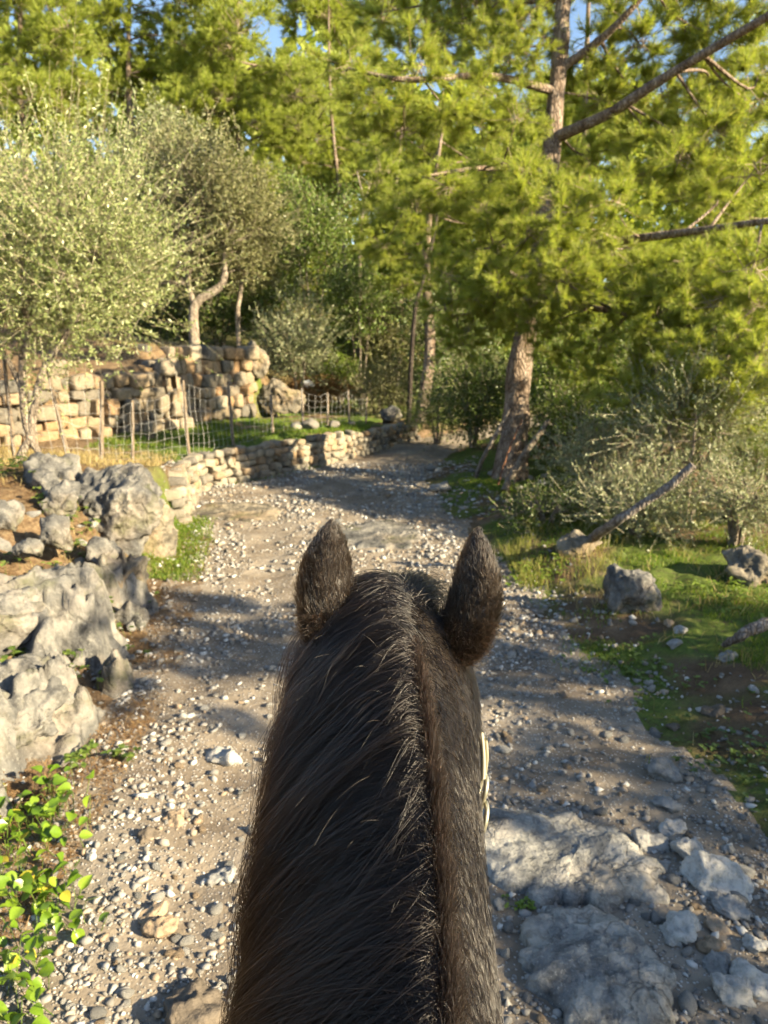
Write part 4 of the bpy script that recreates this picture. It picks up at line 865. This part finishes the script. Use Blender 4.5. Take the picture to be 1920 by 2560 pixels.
blades('bank_grass', 'bright green grass at the foot of the bank beside the big boulder', x, y, .07, .007, M['grass_blade'], 8)
x, y = scatter(60000, -5, -.3, 11.8, 17.6, lambda x, y: ((XL(y)-x > .32) & (XU(y)-x < -.1))*np.clip(.3+1.2*nz2(x, y, .8, 27), .05, .9), 9)
blades('terrace_grass', 'low green grass on the terrace between the two stone walls', x, y, .09, .012, M['grass_blade'], 10)
x, y = scatter(14000, -6.2, -2.6, 8.5, 11.6, lambda x, y: (XL(y)-x > .35)*np.clip(.35+nz2(x, y, 1.2, 28), 0, 1), 11)
blades('straw_grass', 'straw-coloured dry grass under the fence by the olive', x, y, .16, .007, M['dry_grass'], 12, .6)
x, y = scatter(5200, -3.9, -1.7, 4.4, 8.2, lambda x, y: (XL(y)-x > .2)*np.clip(nz2(x, y, 1.7, 38)*1.5, 0, 1), 21)
blades('bank_grass', 'thin dry grass tufts over the brown soil of the left bank', x, y, .13, .005, M['dry_grass'], 22, .8)
x, y = scatter(12000, -8, -2.6, 15.5, 24, lambda x, y: (XU(y)-x > .35)*.7, 13)
blades('terrace_top_grass', 'sunlit dry grass on the upper terrace under the olives', x, y, .12, .014, M['dry_grass'], 14, .8)
x, y = scatter(5000, -3.2, -1.2, 12.0, 17.5, lambda x, y: ss(.22, .0, np.abs(XL(y)-x+.12))*.9, 15)
blades('wall_foot_grass', 'green grass strip along the foot of the low wall', x, y, .07, .01, M['grass_blade'], 16)
# fallen pine needles on the bank and the path edge
def litter_geo(n, fx, seed, L=.07, w=.0028, lift=.006):
    rs = np.random.default_rng(seed); x, y = fx(rs, n); n = len(x); a = rs.uniform(0, 6.28, n); D = np.stack([np.cos(a), np.sin(a), rs.normal(size=n)*.18], -1); s = np.stack([-np.sin(a), np.cos(a), 0*a], -1)
    P = np.stack([x, y, H(x, y)+lift+.012*rs.random(n)], -1); h = (L*rs.uniform(.5, 1.2, n))[:, None]/2
    V = np.stack([P-D*h-s*w/2, P-D*h+s*w/2, P+D*h+s*w/2, P+D*h-s*w/2], 1).reshape(-1, 3); return V, np.arange(4*n).reshape(n, 4)
def fx1(rs, n):
    y = 1.9+6.8*rs.random(n)**1.2; x = XL(y) + .35 - 2.4*rs.random(n); k = rs.random(n) < np.clip(.5+1.2*nz2(x, y, 1.6, 33), 0, 1); return x[k], y[k]
V_, F_ = litter_geo(60000, fx1, 3); tag(link('needle_litter', mesh('needle_litter', V_, F_, M['needle_litter'])), 'brown fallen pine needles over the left bank and path edge', 'needle litter', kind='stuff')

def weed(label, px, py, w, n, seed, mat, size=.035, hgt=.10, name='leafy_weed'):
    rs = np.random.default_rng(seed); x, y, d = on_ground(px, py); b_ = np.array([x, y, h1(x, y)]); root = empty(name, b_, label, 'weed')
    P = np.stack([rs.normal(size=n)*w*.5, rs.normal(size=n)*w*.5, 0*np.ones(n)], -1); P[:, 2] = H(P[:, 0]+x, P[:, 1]+y)-b_[2]
    E = P + np.stack([rs.normal(size=n)*.02, rs.normal(size=n)*.02, hgt*rs.uniform(.4, 1.1, n)], -1); g = Geo(); twigs(g, P, E, .0016, .0012); link('stems', g.build('stems', mat), root)
    a = rs.uniform(0, 6.28, n*3); D = np.stack([np.cos(a), np.sin(a), rs.uniform(-.2, .4, n*3)], -1); g = Geo(); V_, F_ = LEAFV, LEAFF
    EE = np.repeat(E, 3, 0); s = norm(np.cross(D, np.array([0, 0, 1.]))); up = np.cross(s, D); sc = size*rs.uniform(.6, 1.2, n*3)
    VV = EE[:, None] + sc[:, None, None]*(V_[None, :, 0:1]*D[:, None] + V_[None, :, 1:2]*s[:, None] + V_[None, :, 2:3]*up[:, None])
    g.add(VV.reshape(-1, 3), (F_[None]+(np.arange(n*3)*len(V_))[:, None, None]).reshape(-1, F_.shape[1])); link('foliage', g.build('foliage', mat, True), root); return root
def leaf_shape(m=7, curl=.16, fold=.14, wid=.36):
    V = []; us = np.linspace(0, 1, m)
    for u in us:
        w = wid*math.sin(math.pi*min(1, u**.75))**.8 if 0 < u < 1 else .0
        for s in (-1, -.5, 0, .5, 1): V.append([u, s*w, fold*abs(s)*w*2 - curl*u*u - .05*(abs(s) > .9)*w])
    F = [[i*5+j, i*5+5+j, i*5+6+j, i*5+j+1] for i in range(m-1) for j in range(4)]
    return np.array(V), np.array(F)
LEAFV, LEAFF = leaf_shape(5, .15, .2, .42)
weed('green broad-leaved weeds on the left bank above the long outcrop', 180, 1530, .42, 70, 3, M['mid_leaf'], .05, .10)
weed('small green weeds at the left edge among brown soil', 60, 1480, .34, 46, 4, M['mid_leaf'], .05, .10)
weed('clump of dark green weeds below the shoulder of the big boulder', 175, 1290, .26, 50, 5, M['mid_leaf'], .06, .16)
weed('dark low weeds at the foot of the young olive', 40, 1195, .5, 70, 6, M['dark_leaf'], .07, .16)
weed('tiny weed sprig below the left outcrop', 215, 1900, .10, 14, 7, M['mid_leaf'], .04, .07)
weed('small weed rosette on the shaded gravel left of the horse', 320, 1910, .07, 9, 8, M['dark_leaf'], .045, .05)
weed('clover-like weeds sprawling on the shaded right verge', 1620, 1680, .5, 70, 9, M['mid_leaf'], .035, .05)
weed('dark mossy weeds at the right edge of the path', 1850, 1880, .35, 90, 10, M['dark_leaf'], .03, .04)
weed('green weeds on the grassy verge beside the right ear', 1330, 1440, .45, 60, 11, M['bright_leaf'], .05, .06)
weed('yellow-green weeds on the verge right of the boulder', 1800, 1500, .5, 60, 12, M['bright_leaf'], .04, .07)
weed('straggling green weeds on the bank between the boulder and the outcrops', 250, 1420, .36, 50, 14, M['mid_leaf'], .05, .09)
weed('sparse dry-looking weeds on top of the pale left outcrop', 90, 1590, .40, 60, 15, M['dark_leaf'], .045, .09)
weed('leafy weed patch at the left edge below the small grey stone', 20, 1560, .3, 50, 16, M['mid_leaf'], .05, .10)
weed('green weeds on top of the long outcrop near the picture edge', 110, 1680, .34, 60, 17, M['mid_leaf'], .05, .10)
weed('weeds in a soil pocket of the long outcrop', 215, 1560, .26, 44, 18, M['mid_leaf'], .045, .09)
weed('tiny green tuft growing between the two bedrock slabs', 1305, 2255, .05, 26, 13, M['bright_leaf'], .018, .025)

# creeper with glossy leaves at the lower left, leaf by leaf
t = NT('ivy_leaf'); r = t.rnd(); oc = t.obj()
c = t.ramp(r, [(0, (.09, .17, .014)), (.5, (.15, .25, .02)), (.9, (.21, .31, .03)), (.96, (.42, .36, .04))]); vein = t.noise(oc, 7, 3)
c = t.mix(.4, c, t.ramp(vein, [(.35, (.7, .75, .6)), (.6, (1.15, 1.12, 1.0))]), 'MULTIPLY')
pb = t.n('ShaderNodeBsdfPrincipled'); t.l(c, pb.inputs['Base Color']); pb.inputs['Roughness'].default_value = .32
tr = t.n('ShaderNodeBsdfTranslucent'); t.l(c, tr.inputs[0]); mx = t.n('ShaderNodeMixShader'); mx.inputs[0].default_value = .35; t.l(pb.outputs[0], mx.inputs[1]); t.l(tr.outputs[0], mx.inputs[2]); t.l(mx.outputs[0], t.out.inputs[0]); M['ivy_leaf'] = t.m
IV = [mesh('leaf', *leaf_shape(7, cu, fo, wi), M['ivy_leaf'], True) for cu, fo, wi in ((.15, .2, .40), (.3, .3, .36), (.05, .12, .43), (.22, .4, .38))]
def creeper(label, boxes, n, seed):
    rs = np.random.default_rng(seed); x0, y0, d = on_ground(*boxes[0][:2]); b_ = np.array([x0, y0, h1(x0, y0)]); root = empty('creeper_plant', b_, label, 'creeper plant'); g = Geo()
    for k in range(n):
        px, py, sx_, sy_ = boxes[rs.integers(len(boxes))]; x, y, d = on_ground(min(px+rs.normal()*sx_, 330), py+rs.normal()*sy_); h = rs.uniform(.03, .15)
        z = h1(x, y); e = np.array([x+rs.normal()*.03, y+rs.normal()*.03, z+h]); P = np.array([x, y, z])
        twigs(g, (P-b_)[None], (e-b_)[None], .0022, .0014)
        o = link('leaf', IV[rs.integers(4)], root, e-b_); s = rs.uniform(.040, .074); o.scale = (s, s, s)
        o.rotation_euler = (rs.normal()*.45, rs.normal()*.4+.15, rs.uniform(0, 6.28))
    link('stems', g.build('stems', M['mid_leaf']), root)['kind'] = 'stuff'; return root
creeper('glossy bright green creeper at the lower left, upper patch below the outcrop', [(110, 2010, 55, 30), (60, 2110, 45, 40), (150, 2060, 45, 35)], 95, 3)
creeper('glossy green creeper running down the lower left picture edge', [(40, 2220, 35, 40), (110, 2230, 50, 45), (40, 2330, 35, 45), (150, 2280, 40, 30)], 85, 4)
creeper('small creeper patch in the bottom left corner', [(30, 2480, 25, 35), (60, 2540, 35, 25), (75, 2420, 25, 25)], 34, 5)

# ------------------------------------------------------------------ the horse
#       top y,z        bottom y,z     half width  crest shift  narrow  xc
RG = np.array([
    [-1.58, 1.22, -1.50, 1.02, .10, 0, .1, 0], [-1.46, 1.42, -1.36, .96, .23, 0, .1, 0], [-1.2, 1.52, -1.15, .86, .29, 0, .1, 0], [-.8, 1.47, -.8, .78, .30, 0, .1, 0],
    [-.4, 1.46, -.4, .76, .30, 0, .15, 0], [-.05, 1.53, 0, .80, .24, 0, .4, 0], [.22, 1.53, .33, .88, .205, .02, .5, 0], [.42, 1.585, .56, 1.02, .18, .05, .5, -.005],
    [.60, 1.675, .70, 1.18, .150, .062, .48, -.008], [.77, 1.795, .80, 1.36, .134, .055, .45, -.006], [.90, 1.89, .875, 1.52, .124, .035, .40, 0], [1.00, 1.935, .93, 1.62, .116, .010, .25, .012],
    [1.085, 1.928, .96, 1.58, .118, 0, .2, .02], [1.19, 1.83, 1.01, 1.50, .122, 0, .2, .025], [1.28, 1.69, 1.09, 1.42, .098, 0, .15, .025], [1.355, 1.55, 1.21, 1.34, .078, 0, .1, .025],
    [1.425, 1.41, 1.32, 1.255, .066, 0, 0, .025], [1.475, 1.30, 1.40, 1.19, .06, 0, 0, .025], [1.485, 1.235, 1.445, 1.19, .034, 0, 0, .025]])
def ringp(t):
    t = np.atleast_1d(np.asarray(t, float)); n = len(RG); Q = np.vstack([2*RG[0]-RG[1], RG, 2*RG[-1]-RG[-2]]); t = np.clip(t, 0, n-1-1e-6); i = np.floor(t).astype(int); f = (t-i)[:, None]
    p0, p1, p2, p3 = Q[i], Q[i+1], Q[i+2], Q[i+3]
    return .5*((2*p1)+(-p0+p2)*f+(2*p0-5*p1+4*p2-p3)*f*f+(-p0+3*p1-3*p2+p3)*f**3)
def S(t, th, off=0.0):
    p = ringp(t); c = np.cos(th); s = np.sin(th); cp = np.maximum(c, 0)
    my, mz = (p[:, 0]+p[:, 2])/2, (p[:, 1]+p[:, 3])/2; ay, az = (p[:, 0]-p[:, 2])/2, (p[:, 1]-p[:, 3])/2; ln = np.hypot(ay, az)
    k = 1 + off/ln; kw = 1 + off/p[:, 4]
    return np.stack([p[:, 7] + p[:, 4]*kw*s*(1-p[:, 6]*cp**1.5) + p[:, 5]*cp**2, my+ay*c*k, mz+az*c*k], -1)
g = Geo(); nt, na = 170, 56; tt = np.linspace(0, len(RG)-1, nt); th = np.linspace(-np.pi, np.pi, na, endpoint=False)
Vb = np.concatenate([S(np.full(na, a_), th) for a_ in tt]); ii = np.arange(nt-1)[:, None]*na; jj = np.arange(na)[None]; kk = (jj+1) % na
Fb = np.stack([ii+jj, ii+kk, ii+na+kk, ii+na+jj], -1).reshape(-1, 4); g.add(Vb, Fb)
for e_, fl in ((0, 1), (nt-1, 0)):
    ring = Vb[e_*na:(e_+1)*na]; c_ = ring.mean(0)[None]; g.add(np.vstack([ring, c_]), np.stack([np.arange(na), (np.arange(na)+1) % na, np.full(na, na)], -1)[:, ::-1 if fl else 1])
for s_ in (-1, 1):
    tube(g, spline([(s_*.13, .10, 1.12), (s_*.15, .20, .88), (s_*.14, .23, .52), (s_*.14, .20, .32), (s_*.14, .19, .14), (s_*.14, .25, .045), (s_*.14, .27, 0)], 40), spline(np.array([.15, .115, .066, .045, .046, .052, .062])[:, None], 40)[:, 0], 14)
    tube(g, spline([(s_*.14, -1.1, 1.15), (s_*.17, -1.0, .88), (s_*.16, -1.24, .62), (s_*.15, -1.33, .5), (s_*.15, -1.29, .3), (s_*.15, -1.27, .14), (s_*.15, -1.21, .045), (s_*.15, -1.19, 0)], 40), spline(np.array([.22, .16, .085, .064, .045, .046, .052, .062])[:, None], 40)[:, 0], 14)
tmp = link('tmp', g.build('tmp', None, True)); md = tmp.modifiers.new('r', 'REMESH'); md.mode = 'VOXEL'; md.voxel_size = .014; md.use_smooth_shade = True
md2 = tmp.modifiers.new('s', 'SMOOTH'); md2.iterations = 4; md2.factor = .5
dg = bpy.context.evaluated_depsgraph_get(); ev = tmp.evaluated_get(dg); bm_ = bpy.data.meshes.new_from_object(ev, depsgraph=dg)
nv = len(bm_.vertices); BV = np.zeros(nv*3, dtype=np.float32); bm_.vertices.foreach_get('co', BV); BV = BV.reshape(-1, 3)
BF = np.array([list(p_.vertices) for p_ in bm_.polygons if len(p_.vertices) == 4]); bpy.data.objects.remove(tmp)
# ears: cupped shells, tip, base, opening direction
EARS = []
def ear(base, tip, back, wmax, side):
    base, tip = np.array(base), np.array(tip); ax = tip-base; L = np.linalg.norm(ax); ax = ax/L
    back = norm(np.array(back, float) - ax*np.dot(back, ax)); sd = np.cross(ax, back); m, k = 26, 25; us = np.linspace(0, 1, m)
    prof = np.interp(us, [0, .12, .3, .5, .7, .85, .95, 1], [.74, .97, 1.06, 1.02, .88, .63, .36, .12])
    arc = np.interp(us, [0, .25, .6, 1], [175, 140, 112, 95])*math.pi/180
    out, inn = [], []
    for u, w, a_ in zip(us, prof, arc):
        ph = np.linspace(-a_, a_, k); R = wmax*w/ (1 if True else 1)
        cen = base + ax*L*u + back*(-.012*math.sin(u*2.6)) + sd*side*.013*math.sin(u*math.pi)
        for r_, lst in ((R, out), (max(R-.0035, .0006), inn)):
            lst.append(cen + (np.sin(ph)[:, None]*sd*r_ + np.cos(ph)[:, None]*back*r_*.72))
    O = np.concatenate(out); I = np.concatenate(inn); i_ = np.arange(m-1)[:, None]*k; j_ = np.arange(k-1)[None]; Fo = np.stack([i_+j_, i_+j_+1, i_+k+j_+1, i_+k+j_], -1).reshape(-1, 4); n_o = len(O)
    rim = []
    for i in range(m-1):
        rim.append([i*k, i*k+k, n_o+i*k+k, n_o+i*k]); rim.append([i*k+k-1, n_o+i*k+k-1, n_o+i*k+k+k-1, i*k+k+k-1])
    for j in range(k-1): rim.append([(m-1)*k+j, (m-1)*k+j+1, n_o+(m-1)*k+j+1, n_o+(m-1)*k+j])
    EARS.append((O.reshape(m, k, 3), ax, back)); return np.vstack([O, I]), np.concatenate([Fo, Fo[:, ::-1]+n_o, np.array(rim)])
eL = ear((-.062, .995, 1.855), (-.076, 1.045, 2.042), (.30, -1, .25), .039, -1)
eR = ear((.098, .995, 1.85), (.134, 1.045, 2.030), (-1.0, -.75, .2), .039, 1)
g = Geo(); g.add(BV, BF); g.add(*eL); g.add(*eR)

t = NT('horse_coat'); nz = t.noise(t.obj(), 6, 4); t.done(t.ramp(nz, [(.3, (.006, .0045, .0035)), (.7, (.014, .010, .007))]), .55, t.bump(t.noise(t.obj(), 120, 3), .4, .003), .3); M['horse_coat'] = t.m
def hair_mat(name, colr, rough=.32, radial=.4, coat=0.0):
    t = NT(name); h = t.n('ShaderNodeBsdfHairPrincipled'); h.model = 'CHIANG'; h.parametrization = 'COLOR'
    hi = t.n('ShaderNodeHairInfo'); c = t.ramp(hi.outputs['Random'], [(0, tuple(a*.3 for a in colr)), (.55, colr), (.9, tuple(min(1, a*2.2) for a in colr)), (1, tuple(min(1, a*4) for a in colr))]); t.l(c, h.inputs['Color'])
    h.inputs['Roughness'].default_value = rough; h.inputs['Radial Roughness'].default_value = radial; h.inputs['Coat'].default_value = coat; h.inputs['Random Roughness'].default_value = .3; h.inputs['IOR'].default_value = 1.42
    t.l(h.outputs[0], t.out.inputs[0]); return t.m
M['coat_hair'] = hair_mat('coat_hair', (.0135, .010, .0075), .18, .28)
M['ear_hair'] = hair_mat('ear_hair', (.011, .0078, .0056), .22, .35)
M['tuft_hair'] = hair_mat('tuft_hair', (.024, .013, .007), .4, .5)
M['mane_hair'] = hair_mat('mane_hair', (.0045, .0034, .0028), .17, .28)
M['mane_under'] = hair_mat('mane_under', (.0042, .0027, .002), .26, .4)
M['crest_hair'] = hair_mat('crest_hair', (.011, .0065, .0045), .5, .6)
horse = tag(link('horse', None, None, (0, 0, 0)), 'dark brown horse seen from its saddle, ears pricked, walking up the path', 'horse')
body = link('body', g.build('body', M['horse_coat'], True), horse)

def hair(name, PTS, r0, r1, mat):
    """PTS (n, k, 3)"""
    n, k = PTS.shape[:2]; hc = bpy.data.hair_curves.new(name); hc.add_curves([k]*n)
    hc.attributes['position'].data.foreach_set('vector', PTS.astype(np.float32).ravel())
    ra = hc.attributes.get('radius') or hc.attributes.new('radius', 'FLOAT', 'POINT')
    R = np.broadcast_to(np.linspace(r0, r1, k)[None], (n, k)); ra.data.foreach_set('value', R.astype(np.float32).ravel())
    hc.materials.append(mat); return link(name, hc, horse)
rs = np.random.default_rng(77)
# short coat over neck and head
A0, A1, A2, A3 = (BV[BF[:, q_]] for q_ in range(4)); FC = (A0+A1+A2+A3)/4; FN = norm(np.cross(A2-A0, A3-A1)); area = .5*np.linalg.norm(np.cross(A2-A0, A3-A1), axis=1)
vis = (FC[:, 1] > .35) & (FC[:, 2] > 1.25) & ((FC[:, 0] > -.05) | (FC[:, 2] > 1.4)); w_ = area*vis*np.where(FC[:, 1] < 1.1, 1.0, .45)
N = 48000; idx = rs.choice(len(FC), N, p=w_/w_.sum()); a_, b_ = rs.random((2, N, 1)); P = (A0[idx]*(1-a_)+A1[idx]*a_)*(1-b_) + (A3[idx]*(1-a_)+A2[idx]*a_)*b_; Nn = FN[idx]
flow = np.stack([np.sign(P[:, 0]-.03)*.45, -np.full(N, .75), -np.full(N, .55)], -1); hd = P[:, 1] > 1.03; flow[hd] = np.array([0, .5, -.85])
flow += .22*np.stack([pnoise(P*14, 1), pnoise(P*14, 2), pnoise(P*14, 3)], -1) + rs.normal(size=(N, 3))*.16
flow = norm(flow - Nn*(flow*Nn).sum(1, keepdims=True)); Lh = .016*rs.uniform(.6, 1.4, N)[:, None]
PTS = np.stack([P - Nn*.001, P + Nn*Lh*.30 + flow*Lh*.35, P + Nn*Lh*.42 + flow*Lh*.75, P + Nn*Lh*.45 + flow*Lh*1.15], 1)
hair('coat', PTS, .00058, .00014, M['coat_hair'])
# ear fur
allE = []
for O, ax, back in EARS:
    m, k, _ = O.shape; n = 7500; u = rs.uniform(0, m-1.001, n); v = rs.uniform(0, k-1.001, n); i0, j0 = u.astype(int), v.astype(int); fu, fv = (u-i0)[:, None], (v-j0)[:, None]
    P = O[i0, j0]*(1-fu)*(1-fv)+O[i0+1, j0]*fu*(1-fv)+O[i0, j0+1]*(1-fu)*fv+O[i0+1, j0+1]*fu*fv
    du = O[i0+1, j0]-O[i0, j0]; dv = O[i0, j0+1]-O[i0, j0]; Nn = norm(np.cross(dv, du)); cen = O.reshape(-1, 3).mean(0); Nn *= np.sign(((P-(O[i0].mean(1)+back*-.02))*Nn).sum(1))[:, None]
    fl = norm(norm(du)+rs.normal(size=(n, 3))*.22 + .2*np.stack([pnoise(P*40, 1), pnoise(P*40, 2), pnoise(P*40, 3)], -1)); Lh = (np.interp(u/m, [0, .35, .8, 1], [.022, .015, .010, .007])*rs.uniform(.6, 1.3, n))[:, None]
    allE.append(np.stack([P, P+Nn*Lh*.13+fl*Lh*.4, P+Nn*Lh*.18+fl*Lh*.8, P+Nn*Lh*.18+fl*Lh*1.1], 1))
hair('ear_fur', np.concatenate(allE), .00042, .00010, M['ear_hair'])
# brown tufts round the ear bases
n = 1300; k = 6; f = np.linspace(0, 1, k)[None]; tuft = []
for O, ax, back in EARS:
    u = rs.uniform(0, 9, n).astype(int); v = rs.integers(0, O.shape[1], n); P = O[u, v]; c_ = O[u].mean(1); D = norm(norm(P-c_)*.8 + ax*rs.uniform(.2, 1.0, (n, 1)) + rs.normal(size=(n, 3))*.25 + np.array([0, -.2, 0]))
    Lf = rs.uniform(.008, .020, n); tuft.append(P[:, None] + D[:, None]*f[..., None]*Lf[:, None, None] + np.array([0, -.1, -.35])*(f**2)[..., None]*Lf[:, None, None])
hair('ear_tuft', np.concatenate(tuft), .00034, .0001, M['tuft_hair'])
# mane falling to the left
def mane_layer(name, n, seed, nl, lmin, lmax, lift0, lift1, drift, wob, mat, r0, span=(5.2, 11.7), sweep=.12):
    rs = np.random.default_rng(seed); k = 11; lk = rs.integers(0, nl, n); lt = rs.uniform(*span, nl); LR = rs.normal(size=(nl, 6))[lk]
    t0 = lt[lk] + rs.normal(size=n)*.07; th0 = rs.normal(size=n)*.09 - .02 - .05*(t0 < 9)
    Lm = rs.uniform(lmin, lmax, n)*np.interp(t0, [5, 8, 10.5, 11.7], [1.0, 1.0, .9, .75])*(1+.18*LR[:, 3])
    f = np.linspace(0, 1, k)[None]; th_ = th0[:, None] - Lm[:, None]*f**1.05
    tm = t0[:, None] - (t0-lt[lk])[:, None]*.5*f - (sweep+drift*LR[:, 1:2])*f**1.3 + .5*drift*LR[:, 4:5]*np.sin(f*4.2+LR[:, 5:6]) + rs.normal(size=(n, 1))*drift*.45*f
    lift = lift0 + lift1*rs.random((n, 1))**1.6*np.sin(np.clip(f*2.6, 0, np.pi*.62)) + lift1*.6*np.abs(LR[:, 2:3])*np.sin(f*2.4)
    PTS = S(np.clip(tm, 4.2, 12).ravel(), th_.ravel(), np.maximum(lift, .002).ravel()).reshape(n, k, 3)
    PTS += np.stack([fbm(PTS.reshape(-1, 3)*28 + q_*9, 2, 60+q_).reshape(n, k) for q_ in range(3)], -1)*(wob*(.3+rs.random((n, 1, 1))**2))*f[..., None]
    PTS[:, :, 0] -= .014*f**2*rs.random((n, 1))
    return hair(name, PTS, r0, r0*.3, mat)
mane_layer('mane', 12000, 5, 300, 1.4, 2.1, .006, .022, .20, .008, M['mane_under'], .00040)
mane_layer('mane_top', 8500, 9, 900, .5, 1.4, .008, .010, .20, .006, M['mane_hair'], .00040, sweep=.08)
# flyaway hairs
n = 260; t0 = rs.uniform(6.2, 11.4, n); th0 = rs.uniform(-1.1, -.1, n); k = 8; f = np.linspace(0, 1, k)[None]
base = S(t0, th0, .012); D = norm(np.stack([-rs.uniform(.2, 1, n), rs.normal(size=n)*.5+.1, rs.uniform(.1, .9, n)], -1)); cv = np.stack([-rs.uniform(0, .6, n), rs.normal(size=n)*.6, -rs.uniform(.4, 1.3, n)], -1); Lf = rs.uniform(.02, .06, n)
PTS = base[:, None] + (D[:, None]*f[..., None] + cv[:, None]*(f**2)[..., None]*.7)*Lf[:, None, None]
hair('flyaway_hair', PTS, .00022, .00010, M['coat_hair'])
# upright dark crest on the parting
n = 6500; t0 = rs.uniform(6.0, 10.3, n); th0 = rs.normal(size=n)*.07 + .12; k = 6; f = np.linspace(0, 1, k)[None]; Lc = (np.interp(t0, [6, 8.6, 9.6, 10.3], [.048, .042, .030, .010])*rs.uniform(.35, 1.15, n)*(1+.35*pnoise(np.stack([t0*6, 0*t0, 0*t0], -1), 4)))
base = S(t0, th0, 0.0); D = norm(np.stack([.42+rs.normal(size=n)*.15, -.15+rs.normal(size=n)*.22, np.ones(n)], -1))
PTS = base[:, None] + D[:, None]*f[..., None]*Lc[:, None, None] + np.array([-.5, .1, -.1])*(f**2)[..., None]*Lc[:, None, None]*.35
hair('crest_tuft', PTS, .00036, .00014, M['crest_hair'])
# forelock between the ears
n = 2200; k = 10; f = np.linspace(0, 1, k)[None]; t0 = rs.uniform(11.0, 12.0, n); th0 = rs.normal(size=n)*.20+.12; base = S(t0, th0, .002); sgn = np.where(rs.random(n) < .35, -1, 1)
D = norm(np.stack([sgn*rs.uniform(0, .7, n), np.full(n, .75)+rs.normal(size=n)*.2, rs.uniform(.1, .6, n)], -1)); Lf = rs.uniform(.05, .12, n)
PTS = base[:, None] + D[:, None]*f[..., None]*Lf[:, None, None] + np.array([0, .25, -.9])*(f**2)[..., None]*Lf[:, None, None]*.8
hair('forelock', PTS, .00036, .00012, M['mane_hair'])
# tail
n = 900; k = 10; f = np.linspace(0, 1, k)[None]; base = np.array([0, -1.56, 1.3])+rs.normal(size=(n, 3))*.025
PTS = base[:, None] + np.stack([rs.normal(size=(n, 1))*.06*f, -.16*np.sqrt(f)+rs.normal(size=(n, 1))*.05*f, -.85*f*rs.uniform(.75, 1.05, (n, 1))], -1); hair('tail', PTS, .0012, .0005, M['mane_hair'])

M['eye'] = NT('eye').done((.010, .006, .004), .08, None, .6)
for s_ in (-1, 1):
    e_ = S(np.array([13.35]), np.array([s_*1.02]), -.006)[0]; V_, F_ = ICO[3]; link('eye', mesh('eye', V_*np.array([.013, .021, .017]), F_, M['eye'], True), horse, e_)
# bridle: pale straps and rings on the right cheek
t = NT('pale_leather'); t.done((.34, .32, .23), .45, None, .5); M['pale_leather'] = t.m
t = NT('brass'); t.done((.42, .40, .30), .4, None, .5); t.p.inputs['Metallic'].default_value = .8; M['brass'] = t.m
bridle = tag(link('bridle', None, None, (.15, 1.15, 1.7)), 'pale strap and ring bridle on the horse right cheek', 'bridle'); BO = np.array([.15, 1.15, 1.7])
def strap(name, pts, w, th_, mat):
    P = spline(pts, 20); t_ = norm(np.gradient(P, axis=0)); nn = np.array([1.0, 0, 0]); sd = norm(np.cross(t_, nn)); V = []
    for i in range(len(P)):
        for a_, b_ in ((-1, -1), (1, -1), (1, 1), (-1, 1)): V.append(P[i] + sd[i]*a_*w/2 + nn*b_*th_/2 - BO)
    F = [[i*4+j, i*4+(j+1) % 4, i*4+4+(j+1) % 4, i*4+4+j] for i in range(len(P)-1) for j in range(4)] + [[0, 1, 2, 3], [len(V)-4, len(V)-1, len(V)-2, len(V)-3]]
    return link(name, mesh(name, np.array(V), np.array(F), mat, False), bridle)
def ring_(name, c, R, r, mat, ax=(1, 0, 0)):
    c = np.array(c); th = np.linspace(0, 2*np.pi, 25); u = np.array([0, 1.0, 0]); v = np.array([.25, 0, 1.0]); g = Geo(); tube(g, c-BO+R*(np.cos(th)[:, None]*u+np.sin(th)[:, None]*v), np.full(25, r), 7, cap=False); return link(name, g.build(name, mat, True), bridle)
BX = .148
cs = strap('cheek_strap', [at(1202, 1825, 1.16), at(1206, 1860, 1.16), at(1208, 1900, 1.16), at(1207, 1945, 1.16)], .022, .005, M['pale_leather'])
bt = strap('buckle_tongue', [at(1214, 1845, 1.165), at(1217, 1890, 1.165), at(1212, 1935, 1.165)], .016, .004, M['brass'])
ring_('buckle_ring', at(1207, 1972, 1.16), .020, .004, M['brass'])
ring_('bit_ring', at(1206, 2045, 1.15), .023, .004, M['brass'])

bt.parent = cs
